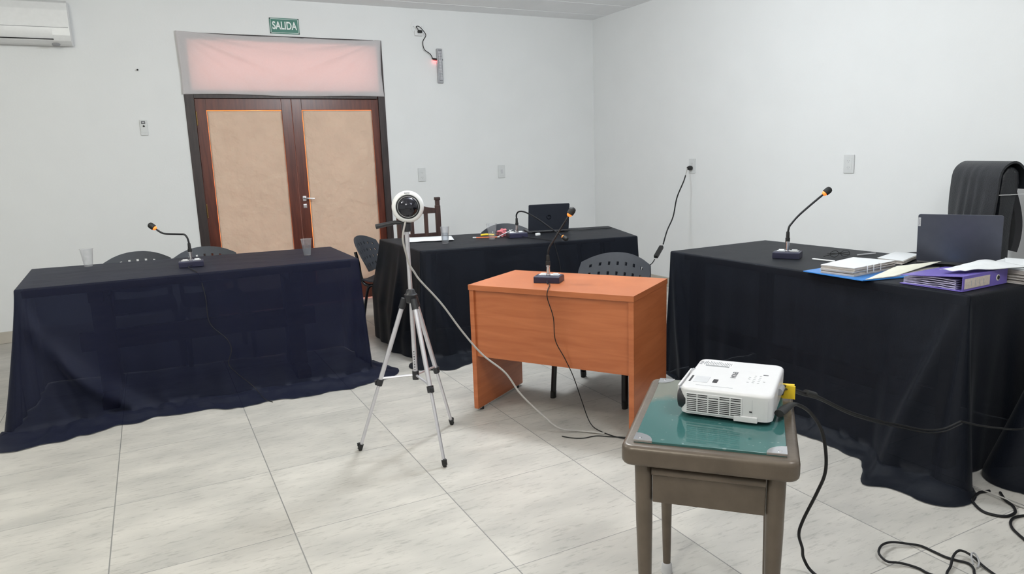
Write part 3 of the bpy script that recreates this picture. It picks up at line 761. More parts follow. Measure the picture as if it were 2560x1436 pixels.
# ------------------------------------------------------------------ microphones
def microphone(loc, rz, neck, label, cable=None, tagcol=None):
    """neck: world-space offsets from the base centre, first point at the top of the connector"""
    t = thing('gooseneck_microphone', loc, rz, label, 'microphone', None)
    w_, d_, h_ = .145, .115, .036
    pr = [(-d_/2, 0), (d_/2, 0), (d_/2, h_*.75), (d_/2-.02, h_), (-d_/2+.004, h_), (-d_/2, h_-.004)]
    MB().prism(pr, 'X', -w_/2, w_/2, bev=.002).build('base', M_micbase, t)
    MB().box((0, .012, h_+.001), (w_*.80, d_*.42, .002), bev=.0005).build('top_plate', M_lgrey, t)
    for sx in (-1, 1): MB().box((sx*.035, .018, h_+.005), (.03, .016, .007), bev=.002).build('button', M_white, t)
    MB().lathe([(.0125, h_), (.0125, h_+.006), (.0105, h_+.008), (.0105, h_+.05), (.013, h_+.052), (.013, h_+.058)], 18, Matrix.Translation((0, -.012, 0))).build('connector', M_chrome, t)
    MB().lathe([(.0125, h_+.057), (.0125, h_+.078), (.008, h_+.081), (.010, h_+.083), (.009, h_+.11), (.006, h_+.115)], 16, Matrix.Translation((0, -.012, 0))).build('collar', M_rubber, t)
    Ri = Matrix.Rotation(-rz, 3, 'Z'); base = Vector((0, -.012, h_+.11))
    pts = [base]+[base+Ri @ Vector(p) for p in neck]
    P = spline(pts, 8)
    MB().tube(P, [.0058]*(len(P)-4)+[.0052, .0048, .0046, .0046], 9).build('gooseneck', M_blackm, t)
    d = (P[-1]-P[-2]).normalized(); q = d.to_track_quat('Z', 'Y').to_matrix().to_4x4(); Mh = Matrix.Translation(P[-1]) @ q
    MB().lathe([(.006, -.010), (.0125, -.005), (.0145, .002), (.014, .010)], 18, Mh).build('light_ring', M_orange, t)
    MB().lathe([(.0145, .004), (.0185, .007), (.0195, .028), (.016, .040), (.007, .046)], 18, Mh).build('windscreen', M_rubber, t)
    if cable:
        C_ = [Ri @ (Vector(p)-Vector(loc)) for p in cable]
        MB().tube(spline(C_), .0025, 7).build('lead', M_cable, t)
    return t
rv = Vector((.892, -.452, 0))
def nk(*ps): return [rv*a+Vector((0, 0, b)) for a, b in ps]
microphone((.475, .985, .802), R(-4), nk((-.006, .035), (-.022, .058), (-.05, .062), (-.14, .068), (-.17, .078), (-.205, .105)),
           'small black gooseneck microphone bent sideways on the left table',
           cable=[(.475, .92, .815), (.45, .88, .81), (.47, .75, .806), (.485, .668, .803), (.50, .64, .77), (.515, .60, .65), (.52, .57, .5), (.60, .53, .40), (.62, .52, .33), (.595, .50, .25), (.64, .49, .18), (.72, .47, .09), (.76, .36, .04), (.80, .31, .025)])
microphone((3.46, -1.13, .802), R(-57), nk((.006, .03), (.02, .05), (.05, .085), (.10, .13), (.16, .18), (.195, .208)),
           'black gooseneck microphone with lit orange ring on the right-hand table')
mdk = (dc.x, dc.y)
pm = Vector((2.190, -.625))
microphone((pm.x, pm.y, HD), R(-57+12), nk((.004, .03), (.014, .055), (.035, .085), (.06, .125), (.095, .178), (.122, .218)),
           'black gooseneck microphone standing on the cherry-brown desk',
           cable=[(2.15, -.675, .75), (2.135, -.70, .741), (2.125, -.745, .742), (2.045, -.862, .742), (2.035, -.872, .70), (2.055, -.893, .60), (2.06, -.90, .48), (2.10, -.925, .38), (2.14, -.94, .28), (2.18, -.95, .15), (2.21, -.98, .03), (2.22, -1.06, .006), (2.262, -1.20, .006), (2.36, -1.30, .006)])
microphone((2.80, .92, .802), R(-12), [Vector(p) for p in ((.0, .0, .03), (.008, -.03, .055), (.03, -.10, .05), (.06, -.25, .0), (.095, -.42, -.075), (.115, -.50, -.11))],
           'black gooseneck microphone curving toward the viewer on the middle table',
           cable=[(2.81, .855, .815), (2.83, .80, .806), (2.86, .60, .805), (2.868, .487, .802), (2.874, .462, .77), (2.895, .43, .62), (2.90, .42, .45), (2.92, .41, .3)])

# ------------------------------------------------------------------ cups and table items
def cup(loc, h, r0_, r1, label, water=False, glass=False):
    t = thing('drinking_glass' if glass else 'plastic_cup', loc, 0, label, 'cup')
    w_ = .0035 if glass else .0012
    M_ = M_glass if glass else M_cup
    b0 = .016 if glass else .004
    MB().lathe([(r0_*.9, 0), (r0_, .004), (r1, h), (r1-w_, h), (r0_-w_, b0), (r0_*.3, b0)], 24).build('wall', M_, t)
    if not glass: MB().lathe([(r1-.001, h-.004), (r1+.003, h-.003), (r1+.003, h), (r1-.001, h+.001)], 24, None, False, False).build('rim', M_cup, t)
    if water:
        k = .62; rw = r0_+(r1-r0_)*k-w_-.0006
        MB().lathe([(r0_-w_-.0006, b0+.0006), (rw, h*k)], 24).build('water', M_water, t)
    return t
cup((-.128, 1.47, .802), .118, .026, .039, 'empty clear plastic cup at the left end of the leftmost table')
cup((1.205, .985, .802), .115, .024, .036, 'clear plastic cup of water at the right end of the leftmost table', water=True)
cup((2.21, .945, .802), .125, .026, .034, 'clear glass of water beside the papers on the middle table', water=True, glass=True)
cup((2.59, .93, .802), .120, .024, .040, 'frosted plastic cup next to the orange pencil on the middle table')

def sheet(name, corners, label, material=None, cat='paper', lift=.006, nu=16, nv=16, thick=.0012, seed=1, group=None):
    A, B, C_, D = [Vector(c_) for c_ in corners]
    def fn(i, j):
        u, v = i/nu, j/nv
        p = A.lerp(B, u).lerp(D.lerp(C_, u), v)
        p.z += lift*(math.sin(PI*u)*math.sin(PI*v)+.5*mnoise.noise(Vector((u*3+seed, v*3, 0)))*(1-u*v))
        return p
    return tag(MB().grid(nu, nv, fn).build(name, material or M_paper, solid=thick), label, cat, group)
sheet('paper_sheet', [(1.985, 1.20, .808), (2.33, 1.06, .808), (2.42, 1.34, .808), (2.09, 1.50, .808)], 'white paper sheets lying at the left end of the middle table', lift=.008)
pcl = thing('pencil', (2.60, 1.03, .8075), R(-32), 'orange pencil lying behind the frosted cup on the middle table', 'pencil')
MB().tube([(-.09, 0, 0), (.075, 0, 0)], .0055, 6).build('barrel', M_pencil, pcl)
MB().tube([(.075, 0, 0), (.095, 0, 0)], [.0055, .001], 6).build('tip', M_cream, pcl)
MB().tube([(-.118, 0, 0), (-.09, 0, 0)], .006, 8).build('cap', M_lgrey, pcl)
y_ = MB().tube(spline([(2.62, 1.20, .808), (2.66, 1.17, .814), (2.71, 1.14, .808)]), .008, 8).build('marker_pen', M_yellow); tag(y_, 'short yellow marker lying behind the frosted cup', 'marker')
def lump(i, j):
    a = 2*PI*i/16; b_ = PI*j/10
    r = .034*(1+.45*mnoise.noise(Vector((math.cos(a)*1.5*math.sin(b_), math.sin(a)*1.5*math.sin(b_), math.cos(b_)*2)))+.2*mnoise.noise(Vector((a*2, b_*4, 1))))
    return (2.755+r*1.25*math.cos(a)*math.sin(b_), 1.08+r*math.sin(a)*math.sin(b_), .830+.85*r*math.cos(b_))
tag(MB().grid(16, 10, lump, closed=True).build('wrapper', M_pink), 'crumpled red and pink wrapper behind the frosted cup', 'wrapper')
tag(MB().box((2.98, .905, .811), (.035, .028, .02), R(20), bev=.004).build('adapter', M_white), 'tiny white adapter in front of the black laptop', 'adapter')
pn = MB().tube([(2.66, .985, .807), (2.78, 1.00, .845), (2.805, 1.005, .852)], .0035, 6).build('pen', M_lgrey); tag(pn, 'thin silver pen leaning on the microphone base of the middle table', 'pen')

def laptop(name, loc, rz, w_, d_, tilt, lidmat, label, base=.018):
    t = thing('laptop', loc, rz, label, 'laptop')             # local: user at +Y, lid's back faces -Y, hinge along X at the origin
    MB().box((0, d_/2, base/2), (w_, d_, base), bev=.004).build('base', M_black, t)
    MB().box((0, d_*.40, base+.0008), (w_*.86, d_*.42, .0015)).build('keyboard', M_ink, t)
    MB().tube([(-w_*.4, 0, base*.7), (w_*.4, 0, base*.7)], .007, 10).build('hinge', M_black, t)
    Mx = Matrix.Translation((0, 0, base)) @ Matrix.Rotation(tilt, 4, 'X')
    lb = bmesh.new(); bmesh.ops.create_cube(lb, size=1); bmesh.ops.scale(lb, vec=(w_, .007, d_*.98), verts=lb.verts)
    ve = [e for e in lb.edges if abs((e.verts[0].co-e.verts[1].co).y) > .004]
    bmesh.ops.bevel(lb, geom=ve, offset=.010, segments=4, profile=.5, affect='EDGES')
    bmesh.ops.bevel(lb, geom=list(lb.edges), offset=.0012, segments=1, profile=.5, affect='EDGES', clamp_overlap=True)
    lid = MB().join(lb, Mx @ Matrix.Translation((0, 0, d_*.49+.004))).build('lid', lidmat, t)
    sc = MB(); tb = bmesh.new(); bmesh.ops.create_cube(tb, size=1); bmesh.ops.scale(tb, vec=(w_*.95, .0008, d_*.86), verts=tb.verts)
    sc.join(tb, Mx @ Matrix.Translation((0, .0040, d_*.50+.006))); sc.build('screen', M_ink, lid)
    return t, lid, Mx
# small black laptop on the middle table
pL = Vector((2.985, 1.07)); pR2 = Vector((3.300, .965)); dv_ = pR2-pL
lt, lid, Mx = laptop('laptop', ((pL.x+pR2.x)/2, (pL.y+pR2.y)/2, .802), math.atan2(dv_.y, dv_.x), .335, .225, R(14), M_laptopblk, 'black laptop with a round emblem on its lid on the middle table')
FB = axes((1, 0, 0), (0, 0, 1), (0, -1, 0))
Mlogo = Mx @ Matrix.Translation((0, -.0036, .115)) @ FB
MB().lathe([(.0195, 0), (.0195, .0006)], 32, Mlogo).build('emblem', mat('dark_emblem', (.004, .005, .008), .25), lid)
text('emblem_letters', 'hp', .030, M_laptop, lid, Mlogo @ Matrix.Translation((.0, .001, .0007)) @ Matrix(((1, .25, 0, 0), (0, 1, 0, 0), (0, 0, 1, 0), (0, 0, 0, 1))), .0001)
MB().tube(spline([(.165, .05, .006), (.22, .06, .005), (.30, .02, .005), (.38, .06, .005), (.50, .05, .005), (.56, .10, .004)]), .0028, 7).build('lead', M_cable, lt)

# large laptop on the right table
pL = Vector((3.735, -1.70)); pR2 = Vector((3.885, -2.035)); dv_ = pR2-pL
lt2, lid2, Mx2 = laptop('laptop', ((pL.x+pR2.x)/2, (pL.y+pR2.y)/2, .802), math.atan2(dv_.y, dv_.x), .355, .246, R(6), M_laptop, 'large slate-grey laptop seen from behind on the right-hand table')
Mt = Mx2 @ Matrix.Translation((-.1705, -.0036, .206)) @ FB
tg = MB(); tb = bmesh.new(); bmesh.ops.create_cube(tb, size=1); bmesh.ops.scale(tb, vec=(.011, .044, .0008), verts=tb.verts); tg.join(tb, Mt); tg.build('badge', M_lgrey, lid2)
text('badge_letters', 'Lenovo', .0105, M_ink, lid2, Mt @ Matrix.Translation((0, 0, .0006)) @ Matrix.Rotation(PI/2, 4, 'Z'), .0001)

# ------------------------------------------------------------------ papers and binders on the right table
def slab_file(name, corners, z0, n, th, label, seed, cat='documents', jitter=.006, fasten=False):
    rnd = random.Random(seed); P = [Vector((c_[0], c_[1])) for c_ in corners]
    cen = sum(P, Vector((0, 0)))/4
    t = thing(name, (cen.x, cen.y, z0), 0, label, cat)
    g = MB()
    for k in range(n):
        j = Vector((rnd.uniform(-jitter, jitter), rnd.uniform(-jitter, jitter))); a = rnd.uniform(-.02, .02)
        pr = []
        for p in P:
            q = p-cen; q = Vector((q.x*math.cos(a)-q.y*math.sin(a), q.x*math.sin(a)+q.y*math.cos(a)))+j; pr.append((q.x, q.y))
        g.prism(pr, 'Z', k*th, (k+1)*th-.0006)
    g.build('pages', M_paperedge, t, smooth=False)
    pr = [tuple(p-cen) for p in P]
    MB().prism(pr, 'Z', n*th, n*th+.0015).build('cover_sheet', M_paper, t, smooth=False)
    if fasten:
        for k in (.3, .45, .62):
            p = (P[3].lerp(P[2], k))-cen
            MB().tube([(p.x*1.02, p.y*1.04, .006), (p.x*1.02, p.y*1.04, n*th+.003), (p.x*.93, p.y*.93, n*th+.004)], .0025, 6).build('fastener', M_white, t)
    return t
bf = thing('blue_folder', (3.43, -1.70, .802), 0, 'open blue folder lying flat under the papers on the right-hand table', 'folder')
def rl(o, p): return (p[0]-o[0], p[1]-o[1])
bo = (3.43, -1.70)
MB().prism([rl(bo, p) for p in ((3.150, -1.505), (3.140, -1.845), (3.47, -1.855), (3.48, -1.49))], 'Z', 0, .004).build('left_cover', M_blue, bf, smooth=False)
MB().prism([rl(bo, p) for p in ((3.472, -1.855), (3.142, -1.848), (3.40, -1.915), (3.74, -1.93), (3.75, -1.86))], 'Z', .0005, .006).build('right_cover', M_blue, bf, smooth=False)
slab_file('bound_file', [(3.165, -1.595), (3.48, -1.535), (3.525, -1.735), (3.185, -1.765)], .807, 8, .0048, 'thick stack of bound papers lying on the left half of the blue folder', 4, fasten=True)
bc = thing('card_folder', (3.42, -1.83, .8085), 0, 'cream card folder lying half on the blue folder beside the paper stack', 'folder')
cv = sheet('card_cover', [(3.150, -1.852, .8095), (3.30, -1.885, .812), (3.76, -1.825, .832), (3.50, -1.765, .826)], None, M_cream, None, .004)
cv.parent = bc; cv.location = -Vector(bc.location)
g = MB().prism([rl((3.42, -1.83), p) for p in ((3.19, -1.862), (3.32, -1.885), (3.70, -1.85), (3.48, -1.79))], 'Z', 0, .0035); g.build('pages', M_paperedge, bc, smooth=False)
slab_file('document_file', [(3.69, -1.52), (3.96, -1.44), (3.97, -1.57), (3.69, -1.665)], .802, 4, .0045, 'white documents left of the large grey laptop', 9)
# lever arch binder
bn = thing('ring_binder', (3.22, -2.245, .803), R(1.5), 'purple lever-arch binder lying on the front corner of the right-hand table', 'binder')
# local: spine along +X from the origin, covers run towards +Y
LS, DB_, TH = .335, .270, .064
MB().box((LS/2, DB_/2, .0015), (LS, DB_, .003)).build('bottom_cover', M_purple, bn, smooth=False)
MB().box((LS/2, .002, TH/2), (LS, .003, TH)).build('spine', M_purple, bn, smooth=False)
tcv = MB().box((LS/2, DB_/2, 0), (LS, DB_, .003))
bmesh.ops.transform(tcv.bm, matrix=Matrix.Translation((0, 0, TH)) @ Matrix.Rotation(R(-5.5), 4, 'X'), verts=tcv.bm.verts)
tcv.build('top_cover', M_purple, bn, smooth=False)
g = MB()
def pg(k):
    def fn(i, j):
        u, v = i/10, j/12
        x = .012+(LS-.03)*u; y = .035+(DB_-.045)*v
        z = .006+k*.0085*(1-.35*v)+.004*mnoise.noise(Vector((u*3+k, v*5, k)))+.010*math.sin(PI*(1-v))*(k/5)
        return (x, y, min(z, TH-.012-v*.02))
    return fn
for k in range(5): g.grid(10, 12, pg(k))
g.build('plastic_sleeves', mat('clear_sleeve_pages', (.42, .39, .55), .25, var=.4, scale=30), bn, solid=.004)
MB().tube([(.10, .03, .004), (.10, .03, .045), (.10, .06, .05), (.10, .075, .03), (.10, .075, .004)], .003, 7).tube([(.18, .03, .004), (.18, .03, .045), (.18, .06, .05), (.18, .075, .03), (.18, .075, .004)], .003, 7).build('rings', M_chrome, bn)
MB().box((.105, -.0003, .031), (.185, .0012, .042)).build('spine_label', M_spinelabel, bn, smooth=False)
for k in range(4): MB().box((.06+.03*k, -.0012, .031), (.004, .0008, .022)).build('handwriting', M_print, bn)
MB().lathe([(.0135, 0), (.0135, .0012), (.010, .0014)], 20, Matrix.Translation((.262, .0005, .032)) @ Matrix.Rotation(PI/2, 4, 'X')).build('finger_hole', M_cream, bn)
MB().lathe([(.0095, 0), (.0095, .0008)], 20, Matrix.Translation((.2635, -.0009, .032)) @ Matrix.Rotation(PI/2, 4, 'X')).build('finger_hole', M_dial, bn)
sheet('paper_sheet', [(3.275, -2.11, .874), (3.30, -2.205, .878), (3.60, -2.30, .878), (3.66, -2.08, .878)], 'white printed sheet curling over the top of the purple binder', lift=.018, seed=3)
slab_file('document_file', [(3.575, -2.30), (3.86, -2.30), (3.86, -2.06), (3.575, -2.10)], .802, 10, .0058, 'tall pile of papers right behind the purple binder spine', 21, jitter=.012)
sheet('paper_sheet', [(3.60, -2.20, .868), (3.66, -2.29, .866), (3.90, -2.24, .866), (3.84, -2.07, .868)], 'ruled white sheet on the pile of papers at the right edge', lift=.006, seed=8)
# pens and glasses
def pen(a, b_, label, material, z=.806):
    t = thing('pen', ((a[0]+b_[0])/2, (a[1]+b_[1])/2, z), math.atan2(b_[1]-a[1], b_[0]-a[0]), label, 'pen')
    L_ = math.hypot(b_[0]-a[0], b_[1]-a[1])/2
    MB().tube([(-L_, 0, 0), (-L_*.85, 0, 0), (L_, 0, 0)], [.002, .0042, .0042], 8).build('barrel', material, t)
    MB().box((L_*.75, 0, .005), (L_*.4, .002, .002)).build('clip', M_chrome, t)
pen((3.50, -1.265), (3.515, -1.40), 'white pen in front of the paper stack on the right-hand table', M_white)
pen((3.79, -1.325), (3.92, -1.345), 'grey pen lying near the rear edge of the right-hand table', M_lgrey)
gl = thing('eyeglasses', (3.68, -1.30, .802), R(-20), 'folded black eyeglasses between the two pens on the right-hand table', 'glasses')
g = MB()
for sx in (-1, 1):
    g.tube([(sx*.032+.026*math.cos(2*PI*k/16), .002*math.sin(k), .020+.018*math.sin(2*PI*k/16)) for k in range(17)], .0016, 6)
g.tube([(-.008, 0, .024), (0, 0, .028), (.008, 0, .024)], .0018, 6); g.build('rims', M_rubber, gl)
MB().tube(spline([(-.058, 0, .022), (-.055, .03, .02), (.03, .035, .012), (.08, .03, .004)]), .0018, 6).build('temple', M_rubber, gl)
MB().tube(spline([(.058, 0, .022), (.055, .025, .02), (-.03, .03, .012), (-.08, .028, .004)]), .0018, 6).build('temple', M_rubber, gl)

# ------------------------------------------------------------------ tripod and dome camera
TC = Vector((1.355, -.73)); HUB = .775
tp = thing('camera_tripod', (TC.x, TC.y, 0), 0, 'silver aluminium tripod standing in the open floor', 'tripod')
MB().tube([(0, 0, .36), (0, 0, HUB)], .0115, 14).tube([(0, 0, HUB), (0, 0, 1.09)], .0105, 14).build('centre_column', M_alu, tp)
MB().lathe([(.022, HUB-.035), (.030, HUB-.03), (.032, HUB+.005), (.024, HUB+.012), (.018, HUB+.03), (.014, HUB+.032)], 18).build('hub', M_black, tp)
MB().tube([(0, 0, .352), (0, 0, .395)], .017, 12).build('brace_collar', M_black, tp)
for fx, fy in ((1.078, -.622), (1.371, -1.024), (1.602, -.55)):
    d = Vector((fx-TC.x, fy-TC.y, 0)); dh = d.normalized(); top = dh*.035+Vector((0, 0, HUB-.025)); foot = d+Vector((0, 0, .012))
    k = .545; mid = top.lerp(foot, k)
    lg = MB().tube([top, mid], .0115, 12).tube([mid, foot], .0082, 12).build('leg', M_alu, tp)
    MB().tube([top+(top-foot).normalized()*.012, top.lerp(foot, .05)], .016, 10).build('leg_joint', M_black, lg)
    a = (foot-top).normalized()
    MB().tube([mid-a*.016, mid+a*.016], .0165, 10).box(mid+dh*.016, (.014, .014, .022)).build('clamp', M_black, lg)
    MB().tube([foot-a*.022, foot+a*.004], .0125, 10).tube([foot, foot+Vector((0, 0, -.012))], .009, 10).box(foot-a*.02+dh*.012, (.014, .014, .016)).build('rubber_foot', M_rubber, lg)
    MB().tube([Vector((0, 0, .374)), mid-a*.02], .0062, 8).build('brace', M_alu, tp)
st = MB()
for k in range(8): st.box((-.006, -.0112, .405+k*.013), (.005, .002, .007 if k % 3 else .003))
st.build('scale_marks', M_ink, tp)
hc = Vector((1.366, -.736, 1.203))
dc3 = (CAM-hc); dc3.normalize(); dc3 = (dc3+Vector((0, 0, -.02))+rv*.012).normalized()
MB().lathe([(.016, 1.085), (.024, 1.09), (.024, 1.125), (.012, 1.13)], 14).tube([(0, .03, 1.12), tuple(Vector((hc.x-TC.x, hc.y-TC.y, hc.z))-dc3*.055)], .02, 10).build('pan_head', M_black, tp)
hb = Vector((0, .01, 1.125)); hd = -rv*.135+Vector((0, 0, -.0)); 
MB().tube([hb, hb-rv*.05+Vector((0, 0, .005)), hb-rv*.142-Vector((0, 0, .012))], [.008, .010, .0125], 10).build('pan_handle', M_black, tp)
cm = thing('dome_camera', tuple(hc), 0, 'round white dome security camera fixed on top of the tripod', 'camera')
Q_ = axes(*(lambda z, x: (x, z.cross(x), z))(dc3, Vector((0, 0, 1)).cross(dc3).normalized()))
MB().lathe([(.045, -.055), (.066, -.05), (.074, -.03), (.076, -.005), (.0745, .010), (.069, .020), (.062, .026), (.057, .027), (.057, .015), (.02, .015)], 48, Q_).build('housing', M_white, cm)
MB().lathe([(.056, .016), (.056, .0275), (.0515, .0285), (.050, .018)], 48, Q_, False, False).build('bezel', M_black, cm)
MB().lathe([(.050, .020), (.0495, .0295), (.0475, .0305), (.0465, .022)], 48, Q_, False, False).build('trim_ring', M_chrome, cm)
dm = [(.0465*math.cos(a), .024+.036*math.sin(a)) for a in [k*PI/2/12 for k in range(12)]]+[(.0008, .060)]
MB().lathe(dm, 40, Q_).build('dome', M_darkdome, cm)
text('lettering', 'SONY', .010, M_ink, cm, Q_ @ Matrix.Translation((0, .0645, .0240)) @ Matrix.Rotation(R(-40), 4, 'X'), .0003, .0002)
# camera lead
O = tuple(hc)
MB().tube(spline(rel(O, [(1.345, -.75, 1.135), (1.322, -.765, 1.06), (1.335, -.762, .98), (1.350, -.755, .93), (1.372, -.755, .89), (1.40, -.755, .845), (1.50, -.76, .72), (1.60, -.77, .565), (1.69, -.80, .44), (1.79, -.85, .34), (1.86, -.88, .22), (1.96, -.93, .10), (2.03, -.97, .03), (2.12, -1.0, .008), (2.17, -1.05, .008), (2.22, -1.10, .006)])), .0048, 8).build('lead', M_greycable, cm)
# thin floor wire in front of the desk
tag(MB().tube(spline([(2.02, -1.01, .004), (2.05, -1.055, .004), (2.10, -1.09, .004), (2.17, -1.10, .004), (2.23, -1.15, .004), (2.33, -1.23, .004), (2.45, -1.32, .004)]), .0025, 6).build('floor_wire', M_cable), 'thin dark wire lying on the tiles in front of the cherry-brown desk', 'wire')

# ------------------------------------------------------------------ projector stand and projector
PT = Vector((1.652, -2.487)); aP = R(-46.5); HP = .68; LW, LDp = .435, .585
pt = thing('projector_stand', (PT.x, PT.y, 0), aP, 'worn olive-brown metal side table with a green glass top', 'table')
tb = bmesh.new(); bmesh.ops.create_cube(tb, size=1); bmesh.ops.scale(tb, vec=(LW, LDp, .055), verts=tb.verts)
bmesh.ops.bevel(tb, geom=[e for e in tb.edges if abs((e.verts[0].co-e.verts[1].co).z) > .04], offset=.03, segments=5, profile=.5, affect='EDGES')
bmesh.ops.bevel(tb, geom=[e for e in tb.edges if abs((e.verts[0].co-e.verts[1].co).z) < .001 and e.calc_face_angle(0) > .5], offset=.014, segments=4, profile=.5, affect='EDGES')
MB().join(tb, Matrix.Translation((0, 0, HP-.034))).build('top_frame', M_olive, pt)
def glass_top():
    M = bpy.data.materials.new('green_glass_over_card'); M.use_nodes = True; nt = M.node_tree; L = nt.links.new
    b = nt.nodes['Principled BSDF']; b.inputs['Roughness'].default_value = .06; b.inputs['IOR'].default_value = 1.6
    tc = node(nt, 'ShaderNodeTexCoord'); n = node(nt, 'ShaderNodeTexNoise'); n.inputs['Scale'].default_value = 5; n.inputs['Detail'].default_value = 8
    L(tc.outputs['Object'], n.inputs['Vector'])
    sp = node(nt, 'ShaderNodeSeparateXYZ'); L(tc.outputs['Object'], sp.inputs[0])
    # bare worn patch towards the rear left corner
    a = node(nt, 'ShaderNodeMath', operation='MULTIPLY_ADD'); a.inputs[1].default_value = 2.4; a.inputs[2].default_value = -.22; L(sp.outputs['Y'], a.inputs[0])
    a2 = node(nt, 'ShaderNodeMath', operation='MULTIPLY_ADD'); a2.inputs[1].default_value = -1.6; L(sp.outputs['X'], a2.inputs[0]); L(a.outputs[0], a2.inputs[2])
    a3 = node(nt, 'ShaderNodeMath', operation='ADD'); L(a2.outputs[0], a3.inputs[0]); L(n.outputs['Fac'], a3.inputs[1])
    r = node(nt, 'ShaderNodeValToRGB'); r.color_ramp.elements[0].position = .66; r.color_ramp.elements[1].position = .84
    r.color_ramp.elements[0].color = (.040, .125, .120, 1); r.color_ramp.elements[1].color = (.15, .16, .13, 1)
    L(a3.outputs[0], r.inputs[0])
    sc = node(nt, 'ShaderNodeTexNoise'); sc.inputs['Scale'].default_value = 60; sc.inputs['Detail'].default_value = 6
    L(tc.outputs['Object'], sc.inputs['Vector'])
    r2 = node(nt, 'ShaderNodeValToRGB'); r2.color_ramp.elements[0].position = .66; r2.color_ramp.elements[1].position = .72
    r2.color_ramp.elements[0].color = (0, 0, 0, 1); r2.color_ramp.elements[1].color = (.25, .25, .25, 1); L(sc.outputs['Fac'], r2.inputs[0])
    mx = node(nt, 'ShaderNodeMix', data_type='RGBA', blend_type='ADD'); mx.inputs[0].default_value = .35
    L(r.outputs[0], mx.inputs[6]); L(r2.outputs[0], mx.inputs[7]); L(mx.outputs[2], b.inputs['Base Color'])
    return M
MB().box((0, 0, HP-.004), (LW-.062, LDp-.062, .008), bev=.0012, seg=1).build('glass_top', glass_top(), pt)
for sx in (-1, 1):
    for sy in (-1, 1):
        x = sx*(LW/2-.03); y = sy*(LDp/2-.03)
        pr = [(0, 0)]+[(-sx*.048*math.cos(a)*1.0, -sy*.048*math.sin(a)) for a in [k*PI/2/6 for k in range(7)]]
        MB().prism([(x+u, y+v) for u, v in pr], 'Z', HP-.004, HP+.0025).lathe([(.005, 0), (.004, .003)], 8, Matrix.Translation((x-sx*.016, y-sy*.014, HP+.002))).build('corner_clip', M_chrome, pt)
        tp_ = Vector((sx*(LW/2-.052), sy*(LDp/2-.055), HP-.055)); bt = Vector((sx*(LW/2-.058), sy*(LDp/2-.062), .03))
        lg = MB().tube([tp_, tp_.lerp(bt, .3), bt], [.0235, .022, .0125], 16).build('leg', M_olive, pt)
        MB().lathe([(.017, 0), (.019, .006), (.017, .034), (.013, .04)], 14, Matrix.Translation((bt.x, bt.y, 0))).build('foot_cap', M_lgrey, lg)
dr = MB().box((0, -LDp/2+.052, HP-.127), (LW-.155, .02, .095), bev=.003).build('drawer_front', M_olive, pt)
MB().tube([(-(LW-.155)/2, -LDp/2+.036, HP-.083), ((LW-.155)/2, -LDp/2+.036, HP-.083)], .011, 12).build('drawer_lip', M_olive, dr)
for sx in (-1, 1): MB().box((sx*(LW/2-.05), 0, HP-.115), (.012, LDp-.13, .09)).build('side_apron', M_olive, pt)
MB().box((0, LDp/2-.05, HP-.115), (LW-.14, .012, .09)).build('rear_apron', M_olive, pt)

# projector: local x along the visible vent side (lens at -x), y to the rear
pa = Vector((1.541, -2.465)); pb = Vector((1.689, -2.665)); dpv = (pb-pa).normalized(); aJ = math.atan2(dpv.y, dpv.x)
PL, PD, PH = .249, .300, .088
nrm = Vector((-dpv.y, dpv.x)); pcn = (pa+pb)/2+nrm*PD/2
pj = thing('projector', (pcn.x, pcn.y, HP+.0005), aJ, 'white video projector standing on the green glass side table', 'projector')
tb = bmesh.new(); bmesh.ops.create_cube(tb, size=1); bmesh.ops.scale(tb, vec=(PL, PD, PH-.012), verts=tb.verts)
bmesh.ops.bevel(tb, geom=[e for e in tb.edges if abs((e.verts[0].co-e.verts[1].co).z) > .04], offset=.026, segments=6, profile=.5, affect='EDGES')
bmesh.ops.bevel(tb, geom=[e for e in tb.edges if e.verts[0].co.z > .03 and e.verts[1].co.z > .03 and e.calc_face_angle(0) > .5], offset=.010, segments=4, profile=.5, affect='EDGES')
for v in tb.verts:                                          # belly tucks in
    if v.co.z < 0: v.co.x *= .985; v.co.y *= .985
MB().join(tb, Matrix.Translation((0, 0, .012+(PH-.012)/2))).build('body', M_pwhite, pj)
HPj = PH
MB().box((.0, 0, .010), (PL*.88, PD*.88, .008)).build('underside', M_black, pj)
for sx, sy in ((-1, -1), (1, -1), (1, 1), (-1, 1)): MB().lathe([(.011, 0), (.012, .010)], 12, Matrix.Translation((sx*.085, sy*.11, 0))).build('foot', M_rubber, pj)
MB().box((.055, -PD/2+.004, .0155), (.062, .014, .016), bev=.002).build('bottom_tab', M_pwhite, pj)
yv = -PD/2
gr = MB().box((-.030, yv-.0002, .0455), (.152, .003, .056), bev=.001).build('vent_grille', M_pwhite, pj)
sl = MB()
for r_ in range(9):
    for c_ in range(5):
        if r_ == 8 and c_ == 2: continue
        sl.box((-.030+(c_-2)*.0295, yv-.0016, .0235+r_*.0055+(.002 if r_ > 6 else 0)), (.0262, .0012, .0024))
sl.build('vent_slots', M_dial, gr)
MB().box((.068, yv-.0002, .038), (.007, .002, .003)).build('lock_slot', M_dial, pj)
MB().box((.072, yv+.0006, .046), (.0012, .0008, .06)).box((.112, yv+.0006, .046), (.001, .0008, .058)).build('panel_seam', M_lgrey, pj)
